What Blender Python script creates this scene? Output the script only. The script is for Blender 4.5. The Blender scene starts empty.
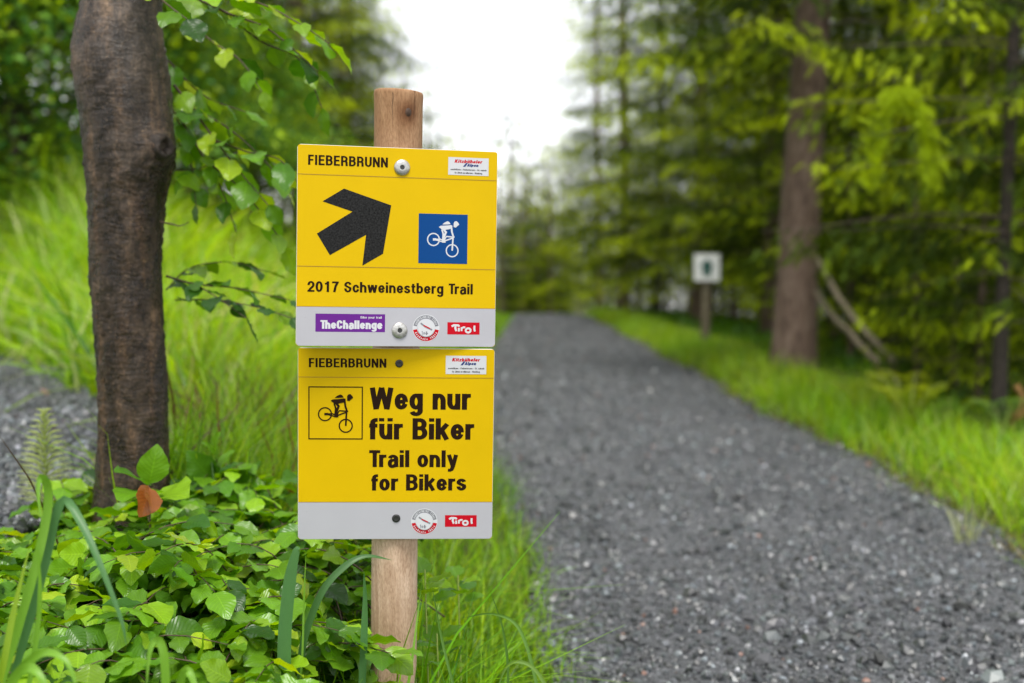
import bpy, math, random
import numpy as np
from mathutils import Matrix, Vector

# ------------------------------------------------------------------ camera, sky, sun, exposure
S = bpy.context.scene
COL = S.collection
R = math.radians
rng = np.random.default_rng(7)
random.seed(7)

CAM = np.array([0.0, 0.0, 0.85])
PITCH = R(2.975)
FPX = 1280.0
cd = bpy.data.cameras.new('camera')
cd.sensor_width = 36.0
cd.lens = 45.0
cd.clip_start = 0.05
cd.clip_end = 3000.0
cd.dof.use_dof = True
cd.dof.focus_distance = 1.81
cd.dof.aperture_fstop = 3.0
cam = bpy.data.objects.new('camera', cd)
COL.objects.link(cam)
cam.location = CAM
cam.rotation_euler = (R(90) - PITCH, 0, 0)
S.camera = cam

SUN_EL, SUN_AZ = R(66), R(178)          # azimuth from +Y (north) clockwise
w = bpy.data.worlds.new('World')
S.world = w
w.use_nodes = True
nt = w.node_tree
bg = nt.nodes['Background']
sky = nt.nodes.new('ShaderNodeTexSky')
sky.sky_type = 'NISHITA'
sky.sun_disc = False
sky.sun_elevation = SUN_EL
sky.sun_rotation = SUN_AZ
sky.air_density = 1.0
sky.dust_density = 0.6
sky.ozone_density = 1.0
hs = nt.nodes.new('ShaderNodeHueSaturation')
hs.inputs['Saturation'].default_value = 0.12
nt.links.new(sky.outputs[0], hs.inputs['Color'])
tcw = nt.nodes.new('ShaderNodeTexCoord')
cl_ = nt.nodes.new('ShaderNodeTexNoise'); cl_.inputs['Scale'].default_value = 3.0; cl_.inputs['Detail'].default_value = 4.0
nt.links.new(tcw.outputs['Generated'], cl_.inputs['Vector'])
clr = nt.nodes.new('ShaderNodeMapRange'); clr.inputs[1].default_value = 0.3; clr.inputs[2].default_value = 0.7; clr.inputs[3].default_value = 0.8; clr.inputs[4].default_value = 1.0
nt.links.new(cl_.outputs['Fac'], clr.inputs[0])
clm = nt.nodes.new('ShaderNodeMix'); clm.data_type = 'RGBA'; clm.blend_type = 'MULTIPLY'; clm.inputs[0].default_value = 1.0
nt.links.new(hs.outputs[0], clm.inputs[6]); nt.links.new(clr.outputs[0], clm.inputs[7])
nt.links.new(clm.outputs[2], bg.inputs[0])
bg.inputs[1].default_value = 0.11
sd = bpy.data.lights.new('sun', 'SUN')
sd.energy = 1.5
sd.angle = R(25)
sd.color = (1.0, 0.96, 0.9)
sun = bpy.data.objects.new('sun', sd)
COL.objects.link(sun)
dv = Vector((math.sin(SUN_AZ) * math.cos(SUN_EL), math.cos(SUN_AZ) * math.cos(SUN_EL), math.sin(SUN_EL)))
sun.rotation_euler = (-dv).to_track_quat('-Z', 'Y').to_euler()
S.view_settings.view_transform = 'Standard'
S.view_settings.look = 'None'
S.view_settings.exposure = 1.4
S.view_settings.gamma = 1.0
S.render.engine = 'CYCLES'
try:
    S.cycles.use_denoising = True
    S.cycles.denoiser = 'OPENIMAGEDENOISE'
except Exception:
    pass
S.cycles.max_bounces = 6
S.cycles.diffuse_bounces = 4
S.cycles.transmission_bounces = 4
S.cycles.transparent_max_bounces = 8

_c, _s = math.cos(PITCH), math.sin(PITCH)
def at(px, py, Y):
    """point of the plane y = Y seen at photo pixel (px, py)"""
    dx = (px - 512) / FPX
    dz = -(py - 341.5) / FPX
    d = np.array([dx, _c + dz * _s, -_s + dz * _c])
    return CAM + d * (Y / d[1])

# ------------------------------------------------------------------ object helpers
def tag(o, label=None, cat=None, group=None, kind=None):
    if label: o['label'] = label
    if cat: o['category'] = cat
    if group: o['group'] = group
    if kind: o['kind'] = kind
    return o

def empty(name, loc=(0, 0, 0), rz=0.0, scale=1.0):
    o = bpy.data.objects.new(name, None)
    COL.objects.link(o)
    o.empty_display_size = 0.1
    o.location = loc
    o.rotation_euler = (0, 0, rz)
    o.scale = (scale,) * 3
    return o

def link(name, me, parent=None, mats=()):
    for m in mats:
        me.materials.append(m)
    o = bpy.data.objects.new(name, me)
    COL.objects.link(o)
    if parent: o.parent = parent
    return o

def copy_tree(root, loc, rz, scale, label, group=None):
    r = root.copy(); COL.objects.link(r)
    r.location = loc; r.rotation_euler = (0, 0, rz); r.scale = scale if hasattr(scale, '__len__') else (scale,) * 3
    r['label'] = label
    if group: r['group'] = group
    for ch in list(root.children):
        c = ch.copy(); COL.objects.link(c); c.parent = r
        for g in list(ch.children):
            d = g.copy(); COL.objects.link(d); d.parent = c
    return r

def mesh_np(name, v, f, col=None, uv=None, mi=None, smooth=True):
    """v (n,3); f (m,k) array of equal-sized faces or list of such arrays; col per vertex (n,3); uv per vertex (n,2)"""
    fl = f if isinstance(f, (list, tuple)) else [f]
    fl = [np.asarray(a, dtype=np.int64) for a in fl if len(a)]
    me = bpy.data.meshes.new(name)
    v = np.ascontiguousarray(v, dtype=np.float32)
    nl = sum(a.size for a in fl); nf = sum(len(a) for a in fl)
    me.vertices.add(len(v)); me.vertices.foreach_set('co', v.ravel())
    loops = np.concatenate([a.ravel() for a in fl]).astype(np.int32)
    tot = np.concatenate([np.full(len(a), a.shape[1]) for a in fl]).astype(np.int32)
    start = np.concatenate([[0], np.cumsum(tot)[:-1]]).astype(np.int32)
    me.loops.add(nl); me.loops.foreach_set('vertex_index', loops)
    me.polygons.add(nf); me.polygons.foreach_set('loop_start', start)
    if mi is not None: me.polygons.foreach_set('material_index', np.asarray(mi, dtype=np.int32))
    me.polygons.foreach_set('use_smooth', np.full(nf, bool(smooth)))
    if uv is not None:
        u = me.uv_layers.new(name='UVMap')
        u.data.foreach_set('uv', np.ascontiguousarray(np.asarray(uv, dtype=np.float32)[loops]).ravel())
    if col is not None:
        ca = me.color_attributes.new('tint', 'FLOAT_COLOR', 'POINT')
        c4 = np.ones((len(v), 4), np.float32); c4[:, :3] = col
        ca.data.foreach_set('color', c4.ravel())
    me.update(calc_edges=True)
    me.validate()
    return me

def scatter(tv, tf, pos, rot, scl, col=None, tuv=None, tcol=None):
    """instances of a template baked into arrays. scl (N,) or (N,3); col (N,3); tcol multiplies per template vertex"""
    N, n = len(pos), len(tv)
    s = np.asarray(scl, float)
    if s.ndim == 1: s = np.repeat(s[:, None], 3, 1)
    v = np.einsum('nij,nkj->nki', rot, tv[None] * s[:, None, :]) + pos[:, None, :]
    f = (tf[None] + (np.arange(N) * n)[:, None, None]).reshape(-1, tf.shape[1])
    out = dict(v=v.reshape(-1, 3), f=f)
    if col is not None:
        c = np.repeat(col[:, None, :], n, 1)
        if tcol is not None: c = c * tcol[None, :, None]
        out['col'] = c.reshape(-1, 3)
    if tuv is not None: out['uv'] = np.tile(tuv, (N, 1))
    return out

def cat(parts):
    o = {}
    off = 0; fs = []
    for p in parts:
        fs.append(p['f'] + off); off += len(p['v'])
    o['v'] = np.concatenate([p['v'] for p in parts])
    ks = sorted(set(a.shape[1] for a in fs))
    o['f'] = [np.concatenate([a for a in fs if a.shape[1] == k]) for k in ks]
    for key in ('col', 'uv'):
        if key in parts[0]: o[key] = np.concatenate([p[key] for p in parts])
    return o

def build(name, p, parent=None, mats=(), smooth=True):
    return link(name, mesh_np(name, p['v'], p['f'], p.get('col'), p.get('uv'), smooth=smooth), parent, mats)

def frames(fwd, upv):
    """rotation matrices whose columns are (side, fwd, up'): template y axis -> fwd, z -> up"""
    fwd = fwd / np.linalg.norm(fwd, axis=1, keepdims=True)
    side = np.cross(fwd, upv)
    side /= np.linalg.norm(side, axis=1, keepdims=True) + 1e-9
    up = np.cross(side, fwd)
    return np.stack([side, fwd, up], -1)

def tube(pts, rad, seg=8, jitter=0.0, closed=True, col=None):
    pts = np.asarray(pts, float); n = len(pts)
    rad = np.broadcast_to(np.asarray(rad, float), (n,))
    t = np.gradient(pts, axis=0); t /= np.linalg.norm(t, axis=1, keepdims=True) + 1e-9
    ref = np.array([1.0, 0, 0]) if abs(t[:, 0]).mean() < 0.8 else np.array([0, 0, 1.0])
    a = np.cross(t, ref); a /= np.linalg.norm(a, axis=1, keepdims=True) + 1e-9
    b = np.cross(t, a)
    th = np.linspace(0, 2 * np.pi, seg, endpoint=False)
    r = rad[:, None] * (1 + jitter * rng.normal(size=(n, seg)))
    v = pts[:, None] + r[..., None] * (np.cos(th)[None, :, None] * a[:, None] + np.sin(th)[None, :, None] * b[:, None])
    v = v.reshape(-1, 3)
    i = np.arange(n - 1)[:, None] * seg; j = np.arange(seg)[None]; k = (j + 1) % seg
    f = np.stack([i + j, i + k, i + seg + k, i + seg + j], -1).reshape(-1, 4)
    if closed:
        v = np.concatenate([v, pts[:1], pts[-1:]])
        c0, c1 = n * seg, n * seg + 1
        jj = np.arange(seg); kk = (jj + 1) % seg
        f = np.concatenate([f, np.stack([kk, jj, np.full(seg, c0), np.full(seg, c0)], -1)[:, [0, 1, 2, 2]],
                            np.stack([(n - 1) * seg + jj, (n - 1) * seg + kk, np.full(seg, c1), np.full(seg, c1)], -1)[:, [0, 1, 2, 2]]])
    q = f[f[:, 2] != f[:, 3]]; tr = f[f[:, 2] == f[:, 3]][:, :3]
    d = dict(v=v, q=q, t=tr)
    return d

def tubes_mesh(name, ts, mat, parent=None):
    vs, qs, trs, off = [], [], [], 0
    for t in ts:
        vs.append(t['v']); qs.append(t['q'] + off); trs.append(t['t'] + off); off += len(t['v'])
    return link(name, mesh_np(name, np.concatenate(vs), [np.concatenate(qs), np.concatenate(trs)]), parent, [mat])

def with_twigs(name, p, ts, mats, parent=None, smooth=True):
    """foliage arrays p (material 0) and the wood that carries it (material 1) as one crown"""
    fl = list(p['f']) if isinstance(p['f'], (list, tuple)) else [p['f']]
    vs, off = [p['v']], len(p['v']); q, tr = [], []
    for t in ts:
        vs.append(t['v']); q.append(t['q'] + off); tr.append(t['t'] + off); off += len(t['v'])
    q = np.concatenate(q); tr = np.concatenate(tr) if any(len(a) for a in tr) else np.zeros((0, 3), int)
    nf = sum(len(a) for a in fl)
    col = np.full((off, 3), .1); col[:len(p['v'])] = p['col']
    uv = None
    if 'uv' in p: uv = np.zeros((off, 2)); uv[:len(p['v'])] = p['uv']
    me = mesh_np(name, np.concatenate(vs), fl + [q, tr], col, uv, [0] * nf + [1] * (len(q) + len(tr)), smooth)
    return link(name, me, parent, mats)

def spline(pts, n):
    """Catmull-Rom through pts"""
    p = np.asarray(pts, float)
    p = np.concatenate([[2 * p[0] - p[1]], p, [2 * p[-1] - p[-2]]])
    t = np.linspace(0, len(p) - 3 - 1e-6, n); i = t.astype(int); u = (t - i)[:, None]
    a, b, c, d = p[i], p[i + 1], p[i + 2], p[i + 3]
    return 0.5 * (2 * b + (c - a) * u + (2 * a - 5 * b + 4 * c - d) * u ** 2 + (3 * b - a - 3 * c + d) * u ** 3)

# ------------------------------------------------------------------ materials
def mat(name):
    m = bpy.data.materials.new(name); m.use_nodes = True
    n = m.node_tree; b = n.nodes['Principled BSDF']
    return m, n, b

def nd(n, typ, **kw):
    x = n.nodes.new(typ)
    for k, v in kw.items():
        if k in x.inputs: x.inputs[k].default_value = v
        else: setattr(x, k, v)
    return x

def ramp(n, stops, interp='LINEAR'):
    r = n.nodes.new('ShaderNodeValToRGB'); cr = r.color_ramp; cr.interpolation = interp
    while len(cr.elements) > 1: cr.elements.remove(cr.elements[-1])
    cr.elements[0].position = stops[0][0]; cr.elements[0].color = (*stops[0][1], 1)
    for p, c in stops[1:]:
        e = cr.elements.new(p); e.color = (*c, 1)
    return r

def coords(n, kind='Object', scale=(1, 1, 1), rot=(0, 0, 0)):
    tc = n.nodes.new('ShaderNodeTexCoord'); mp = n.nodes.new('ShaderNodeMapping')
    mp.inputs['Scale'].default_value = scale; mp.inputs['Rotation'].default_value = rot
    n.links.new(tc.outputs[kind], mp.inputs['Vector'])
    return mp.outputs[0]

def plain(name, col, rough=0.5, metal=0.0, spec=0.5, noise=0.0, nscale=40.0):
    m, n, b = mat(name)
    b.inputs['Base Color'].default_value = (*col, 1)
    b.inputs['Roughness'].default_value = rough
    b.inputs['Metallic'].default_value = metal
    b.inputs['Specular IOR Level'].default_value = spec
    if noise:
        t = nd(n, 'ShaderNodeTexNoise', Scale=nscale, Detail=5.0)
        n.links.new(coords(n), t.inputs['Vector'])
        r = ramp(n, [(0.3, tuple(c * (1 - noise) for c in col)), (0.7, tuple(min(1, c * (1 + noise)) for c in col))])
        n.links.new(t.outputs['Fac'], r.inputs[0]); n.links.new(r.outputs[0], b.inputs['Base Color'])
    return m

def foliage_mat(name, rough=0.5, trans=0.45, spec=0.4, veins=False, boost=1.0):
    m, n, b = mat(name)
    a = nd(n, 'ShaderNodeVertexColor', layer_name='tint')
    col = a.outputs['Color']
    if veins:
        tc = n.nodes.new('ShaderNodeTexCoord')
        sx = n.nodes.new('ShaderNodeSeparateXYZ'); n.links.new(tc.outputs['UV'], sx.inputs[0])
        # side veins: stripes running obliquely from the midrib, u in -1..1 stored as 0..1
        ab = nd(n, 'ShaderNodeMath', operation='ABSOLUTE')
        su = nd(n, 'ShaderNodeMath', operation='SUBTRACT'); su.inputs[1].default_value = 0.5
        n.links.new(sx.outputs['X'], su.inputs[0]); n.links.new(su.outputs[0], ab.inputs[0])
        mu = nd(n, 'ShaderNodeMath', operation='MULTIPLY_ADD'); mu.inputs[1].default_value = -0.55
        n.links.new(ab.outputs[0], mu.inputs[0]); n.links.new(sx.outputs['Y'], mu.inputs[2])
        fr = nd(n, 'ShaderNodeMath', operation='MULTIPLY'); fr.inputs[1].default_value = 9.0
        n.links.new(mu.outputs[0], fr.inputs[0])
        pp = nd(n, 'ShaderNodeMath', operation='PINGPONG'); pp.inputs[1].default_value = 0.5
        n.links.new(fr.outputs[0], pp.inputs[0])
        vr = ramp(n, [(0.0, (1.22, 1.2, 1.1)), (0.12, (1, 1, 1))]); n.links.new(pp.outputs[0], vr.inputs[0])
        mr = ramp(n, [(0.0, (1.35, 1.3, 1.2)), (0.03, (1, 1, 1))]); n.links.new(ab.outputs[0], mr.inputs[0])
        for q in (vr, mr):
            mx = nd(n, 'ShaderNodeMix', data_type='RGBA', blend_type='MULTIPLY'); mx.inputs[0].default_value = 1.0
            n.links.new(col, mx.inputs[6]); n.links.new(q.outputs[0], mx.inputs[7]); col = mx.outputs[2]
        bp = nd(n, 'ShaderNodeBump', Strength=0.35, Distance=0.0015)
        n.links.new(pp.outputs[0], bp.inputs['Height']); n.links.new(bp.outputs[0], b.inputs['Normal'])
    n.links.new(col, b.inputs['Base Color'])
    b.inputs['Roughness'].default_value = rough
    b.inputs['Specular IOR Level'].default_value = spec
    tr = n.nodes.new('ShaderNodeBsdfTranslucent')
    hsv = nd(n, 'ShaderNodeHueSaturation', Hue=0.485, Saturation=1.1, Value=1.25 * boost)
    n.links.new(col, hsv.inputs['Color']); n.links.new(hsv.outputs[0], tr.inputs['Color'])
    mx = n.nodes.new('ShaderNodeMixShader'); mx.inputs[0].default_value = trans
    n.links.new(b.outputs[0], mx.inputs[1]); n.links.new(tr.outputs[0], mx.inputs[2])
    n.links.new(mx.outputs[0], n.nodes['Material Output'].inputs['Surface'])
    return m

M = {}
M['leaf'] = foliage_mat('beech_leaf', rough=0.3, trans=0.44, spec=0.6, veins=True)
M['grass'] = foliage_mat('grass_blade', rough=0.38, trans=0.5, spec=0.45)
M['needles'] = foliage_mat('spruce_needles', rough=0.6, trans=0.45, spec=0.12)
M['broad'] = foliage_mat('broad_leaf', rough=0.45, trans=0.4, spec=0.4)

def bark_mat(name, dark, mid, light, sc=(14, 14, 5), rough=0.75, flecks=None, bump=0.01, spec=0.4):
    m, n, b = mat(name)
    v = coords(n, 'Object', sc)
    t = nd(n, 'ShaderNodeTexNoise', Scale=1.0, Detail=9.0, Roughness=0.65, Distortion=0.6)
    n.links.new(v, t.inputs['Vector'])
    r = ramp(n, [(0.3, dark), (0.52, mid), (0.74, light)]); n.links.new(t.outputs['Fac'], r.inputs[0])
    col = r.outputs[0]
    if flecks:
        v2 = coords(n, 'Object', (55, 55, 190))
        t2 = nd(n, 'ShaderNodeTexNoise', Scale=1.0, Detail=4.0, Roughness=0.7); n.links.new(v2, t2.inputs['Vector'])
        r2 = ramp(n, [(0.56, (0, 0, 0)), (0.7, (1, 1, 1))]); n.links.new(t2.outputs['Fac'], r2.inputs[0])
        mx = nd(n, 'ShaderNodeMix', data_type='RGBA')
        mlt = nd(n, 'ShaderNodeMath', operation='MULTIPLY'); mlt.inputs[1].default_value = 0.55
        n.links.new(r2.outputs[0], mlt.inputs[0]); n.links.new(mlt.outputs[0], mx.inputs[0])
        n.links.new(col, mx.inputs[6]); mx.inputs[7].default_value = (*flecks, 1); col = mx.outputs[2]
    n.links.new(col, b.inputs['Base Color'])
    b.inputs['Roughness'].default_value = rough
    b.inputs['Specular IOR Level'].default_value = spec
    bp = nd(n, 'ShaderNodeBump', Strength=0.7, Distance=bump)
    n.links.new(t.outputs['Fac'], bp.inputs['Height']); n.links.new(bp.outputs[0], b.inputs['Normal'])
    return m

M['spruce_bark'] = bark_mat('spruce_bark', (0.05, 0.03, 0.021), (0.16, 0.105, 0.078), (0.27, 0.2, 0.155), (22, 22, 7), bump=0.02)
M['branch_bark'] = plain('branch_bark', (0.09, 0.065, 0.05), 0.8, noise=0.4)
M['dead_wood'] = bark_mat('dead_wood', (0.06, 0.05, 0.03), (0.17, 0.14, 0.09), (0.28, 0.24, 0.17), (30, 30, 30))
M['twig'] = plain('twig_bark', (0.075, 0.045, 0.03), 0.6, noise=0.3, nscale=200)

# wet smooth beech bark: dark brown low down, grey with pale streaks and ring wrinkles higher up
m, n, b = mat('beech_bark')
v = coords(n, 'Object', (22, 22, 13))
t = nd(n, 'ShaderNodeTexNoise', Scale=1.0, Detail=11.0, Roughness=0.74, Distortion=0.5); n.links.new(v, t.inputs['Vector'])
r = ramp(n, [(0.34, (0.007, 0.0045, 0.003)), (0.5, (0.026, 0.016, 0.010)), (0.68, (0.085, 0.056, 0.036))]); n.links.new(t.outputs['Fac'], r.inputs[0])
rg = ramp(n, [(0.34, (0.02, 0.016, 0.013)), (0.5, (0.082, 0.066, 0.055)), (0.68, (0.2, 0.17, 0.15))]); n.links.new(t.outputs['Fac'], rg.inputs[0])
tc = n.nodes.new('ShaderNodeTexCoord'); sx = n.nodes.new('ShaderNodeSeparateXYZ'); n.links.new(tc.outputs['Object'], sx.inputs[0])
mr = nd(n, 'ShaderNodeMapRange'); mr.inputs[1].default_value = 0.75; mr.inputs[2].default_value = 1.25
n.links.new(sx.outputs['Z'], mr.inputs[0])
big = nd(n, 'ShaderNodeTexNoise', Scale=7.0, Detail=3.0); n.links.new(tc.outputs['Object'], big.inputs['Vector'])
ad = nd(n, 'ShaderNodeMath', operation='ADD'); ad.use_clamp = True
sb = nd(n, 'ShaderNodeMath', operation='MULTIPLY_ADD'); sb.inputs[1].default_value = 1.2; sb.inputs[2].default_value = -0.6
n.links.new(big.outputs['Fac'], sb.inputs[0]); n.links.new(mr.outputs[0], ad.inputs[0]); n.links.new(sb.outputs[0], ad.inputs[1])
mx = nd(n, 'ShaderNodeMix', data_type='RGBA'); n.links.new(ad.outputs[0], mx.inputs[0])
n.links.new(r.outputs[0], mx.inputs[6]); n.links.new(rg.outputs[0], mx.inputs[7])
# lenticels and pale lichen streaks
v2 = coords(n, 'Object', (150, 150, 330))
t2 = nd(n, 'ShaderNodeTexNoise', Scale=1.0, Detail=5.0, Roughness=0.75); n.links.new(v2, t2.inputs['Vector'])
r2 = ramp(n, [(0.54, (0, 0, 0)), (0.74, (0.6, 0.6, 0.6))]); n.links.new(t2.outputs['Fac'], r2.inputs[0])
mx2 = nd(n, 'ShaderNodeMix', data_type='RGBA'); n.links.new(r2.outputs[0], mx2.inputs[0])
n.links.new(mx.outputs[2], mx2.inputs[6]); mx2.inputs[7].default_value = (0.24, 0.17, 0.105, 1)
fv = coords(n, 'Object', (210, 210, 120))
ft = nd(n, 'ShaderNodeTexNoise', Scale=1.0, Detail=3.0, Roughness=0.7); n.links.new(fv, ft.inputs['Vector'])
fr_ = ramp(n, [(0.36, (.62, .62, .62)), (0.5, (1, 1, 1)), (0.68, (1.5, 1.45, 1.4))]); n.links.new(ft.outputs['Fac'], fr_.inputs[0])
sv = coords(n, 'Object', (34, 34, 4))
st_ = nd(n, 'ShaderNodeTexNoise', Scale=1.0, Detail=5.0, Roughness=0.6); n.links.new(sv, st_.inputs['Vector'])
sr_ = ramp(n, [(0.36, (.6, .6, .6)), (0.52, (1, 1, 1)), (0.68, (1.9, 1.65, 1.35))]); n.links.new(st_.outputs['Fac'], sr_.inputs[0])
colr = mx2.outputs[2]
for q_ in (fr_, sr_):
    mq = nd(n, 'ShaderNodeMix', data_type='RGBA', blend_type='MULTIPLY'); mq.inputs[0].default_value = 1.0
    n.links.new(colr, mq.inputs[6]); n.links.new(q_.outputs[0], mq.inputs[7]); colr = mq.outputs[2]
n.links.new(colr, b.inputs['Base Color'])
rr_ = ramp(n, [(0.44, (0.2,) * 3), (0.6, (0.62,) * 3)]); n.links.new(t.outputs['Fac'], rr_.inputs[0]); n.links.new(rr_.outputs[0], b.inputs['Roughness']); b.inputs['Specular IOR Level'].default_value = 0.38
wv = nd(n, 'ShaderNodeTexWave', wave_type='BANDS', bands_direction='Z', Scale=26.0, Distortion=9.0, Detail=5.0)
wv.inputs['Detail Scale'].default_value = 1.6
n.links.new(tc.outputs['Object'], wv.inputs['Vector'])
am = nd(n, 'ShaderNodeMath', operation='MULTIPLY_ADD'); am.inputs[1].default_value = 0.11
n.links.new(wv.outputs['Fac'], am.inputs[0]); n.links.new(t.outputs['Fac'], am.inputs[2])
am2 = nd(n, 'ShaderNodeMath', operation='MULTIPLY_ADD'); am2.inputs[1].default_value = 0.4
n.links.new(t2.outputs['Fac'], am2.inputs[0]); n.links.new(am.outputs[0], am2.inputs[2])
bp = nd(n, 'ShaderNodeBump', Strength=0.6, Distance=0.005); n.links.new(am2.outputs[0], bp.inputs['Height']); n.links.new(bp.outputs[0], b.inputs['Normal'])
M['beech_bark'] = m

# sawn / peeled post wood
m, n, b = mat('post_wood')
v = coords(n, 'Object', (95, 95, 7))
t = nd(n, 'ShaderNodeTexNoise', Scale=1.0, Detail=9.0, Roughness=0.68, Distortion=0.9); n.links.new(v, t.inputs['Vector'])
r = ramp(n, [(0.3, (0.46, 0.31, 0.21)), (0.5, (0.62, 0.45, 0.33)), (0.72, (0.72, 0.55, 0.42))]); n.links.new(t.outputs['Fac'], r.inputs[0])
v3 = coords(n, 'Object', (9, 9, 5))
t3 = nd(n, 'ShaderNodeTexNoise', Scale=1.0, Detail=5.0, Roughness=0.6); n.links.new(v3, t3.inputs['Vector'])
r3 = ramp(n, [(0.35, (0.72, 0.66, 0.6)), (0.65, (1.08, 1.08, 1.1))]); n.links.new(t3.outputs['Fac'], r3.inputs[0])
mx = nd(n, 'ShaderNodeMix', data_type='RGBA', blend_type='MULTIPLY'); mx.inputs[0].default_value = 1.0
n.links.new(r.outputs[0], mx.inputs[6]); n.links.new(r3.outputs[0], mx.inputs[7])
# weathered, darker end of the stake above the plates
tc = n.nodes.new('ShaderNodeTexCoord'); sx = n.nodes.new('ShaderNodeSeparateXYZ'); n.links.new(tc.outputs['Object'], sx.inputs[0])
mr = nd(n, 'ShaderNodeMapRange'); mr.inputs[1].default_value = 0.55; mr.inputs[2].default_value = 1.0; n.links.new(sx.outputs['Z'], mr.inputs[0])
mxw = nd(n, 'ShaderNodeMix', data_type='RGBA', blend_type='MULTIPLY'); n.links.new(mr.outputs[0], mxw.inputs[0])
n.links.new(mx.outputs[2], mxw.inputs[6]); mxw.inputs[7].default_value = (0.6, 0.47, 0.33, 1)
v4 = coords(n, 'Object', (420, 420, 160))
t4 = nd(n, 'ShaderNodeTexNoise', Scale=1.0, Detail=2.0); n.links.new(v4, t4.inputs['Vector'])
r4 = ramp(n, [(0.3, (.8, .76, .72)), (0.55, (1, 1, 1)), (0.75, (1.12, 1.12, 1.1))]); n.links.new(t4.outputs['Fac'], r4.inputs[0])
mx4 = nd(n, 'ShaderNodeMix', data_type='RGBA', blend_type='MULTIPLY'); mx4.inputs[0].default_value = 1.0
n.links.new(mxw.outputs[2], mx4.inputs[6]); n.links.new(r4.outputs[0], mx4.inputs[7])
# fine dark drying cracks along the grain
v5 = coords(n, 'Object', (130, 130, 2.2))
t5 = nd(n, 'ShaderNodeTexNoise', Scale=1.0, Detail=3.0, Distortion=.3); n.links.new(v5, t5.inputs['Vector'])
r5 = ramp(n, [(0.26, (.45, .38, .32)), (0.33, (1, 1, 1))]); n.links.new(t5.outputs['Fac'], r5.inputs[0])
mx5 = nd(n, 'ShaderNodeMix', data_type='RGBA', blend_type='MULTIPLY'); mx5.inputs[0].default_value = 1.0
n.links.new(mx4.outputs[2], mx5.inputs[6]); n.links.new(r5.outputs[0], mx5.inputs[7])
# brown wood round the knot
vd = nd(n, 'ShaderNodeVectorMath', operation='DISTANCE'); vs_ = nd(n, 'ShaderNodeVectorMath', operation='MULTIPLY'); vs_.inputs[1].default_value = (1, 1, .8)
n.links.new(tc.outputs['Object'], vs_.inputs[0]); n.links.new(vs_.outputs[0], vd.inputs[0]); vd.name = 'knot_distance'
rk = ramp(n, [(0.006, (.32, .22, .15)), (0.011, (.62, .52, .45)), (0.022, (1, 1, 1))])
n.links.new(vd.outputs['Value'], rk.inputs[0])
mx6 = nd(n, 'ShaderNodeMix', data_type='RGBA', blend_type='MULTIPLY'); mx6.inputs[0].default_value = 1.0
n.links.new(mx5.outputs[2], mx6.inputs[6]); n.links.new(rk.outputs[0], mx6.inputs[7])
n.links.new(mx6.outputs[2], b.inputs['Base Color']); b.inputs['Roughness'].default_value = 0.72; b.inputs['Specular IOR Level'].default_value = 0.3
am = nd(n, 'ShaderNodeMath', operation='MULTIPLY_ADD'); am.inputs[1].default_value = 0.4
n.links.new(t4.outputs['Fac'], am.inputs[0]); n.links.new(t.outputs['Fac'], am.inputs[2])
bp = nd(n, 'ShaderNodeBump', Strength=0.5, Distance=0.0025); n.links.new(am.outputs[0], bp.inputs['Height']); n.links.new(bp.outputs[0], b.inputs['Normal'])
M['post'] = m
M['knot'] = plain('wood_knot', (0.07, 0.035, 0.018), 0.6, noise=0.5, nscale=160)
M['crack'] = plain('wood_crack', (0.09, 0.05, 0.028), 0.9)

def sign_mat(name, col, rough=0.5, dirt=0.06):
    m, n, b = mat(name)
    t = nd(n, 'ShaderNodeTexNoise', Scale=9.0, Detail=6.0, Roughness=0.6); n.links.new(coords(n), t.inputs['Vector'])
    r = ramp(n, [(0.3, tuple(c * (1 - dirt) for c in col)), (0.6, col)]); n.links.new(t.outputs['Fac'], r.inputs[0])
    t2 = nd(n, 'ShaderNodeTexNoise', Scale=260.0, Detail=2.0); n.links.new(coords(n), t2.inputs['Vector'])
    r2 = ramp(n, [(0.7, (1, 1, 1)), (0.8, (1 - 3 * dirt,) * 3)]); n.links.new(t2.outputs['Fac'], r2.inputs[0])
    mx = nd(n, 'ShaderNodeMix', data_type='RGBA', blend_type='MULTIPLY'); mx.inputs[0].default_value = 1.0
    n.links.new(r.outputs[0], mx.inputs[6]); n.links.new(r2.outputs[0], mx.inputs[7])
    n.links.new(mx.outputs[2], b.inputs['Base Color'])
    b.inputs['Roughness'].default_value = rough; b.inputs['Specular IOR Level'].default_value = 0.1
    return m
M['yellow'] = sign_mat('sign_yellow', (0.655, 0.425, 0.001))
M['band'] = sign_mat('sign_light_grey', (0.44, 0.435, 0.475))
M['ink'] = plain('sign_black_brown', (0.018, 0.008, 0.004), 0.6, spec=.08)
M['arrow'] = plain('arrow_black_film', (0.014, 0.014, 0.014), 0.45, spec=.14, noise=0.9, nscale=420)
M['blue'] = sign_mat('sign_blue', (0.003, 0.055, 0.22))
M['white'] = sign_mat('sign_white', (0.6, 0.61, 0.64))
M['purple'] = sign_mat('sign_purple', (0.13, 0.02, 0.24))
M['red'] = sign_mat('sign_red', (0.5, 0.004, 0.015))
M['navy'] = plain('sign_navy', (0.01, 0.03, 0.16), 0.5)
M['grey'] = plain('sign_grey', (0.2, 0.2, 0.23), 0.5)
M['line'] = plain('sign_line', (0.3, 0.16, 0.01), 0.5)
M['edge'] = plain('plate_edge', (0.62, 0.6, 0.55), 0.4)
M['zinc'] = plain('zinc_screw', (0.5, 0.49, 0.47), 0.38, metal=0.7, noise=0.25, nscale=300)
M['dark_metal'] = plain('dark_screw', (0.05, 0.05, 0.05), 0.4, metal=0.6)

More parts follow.
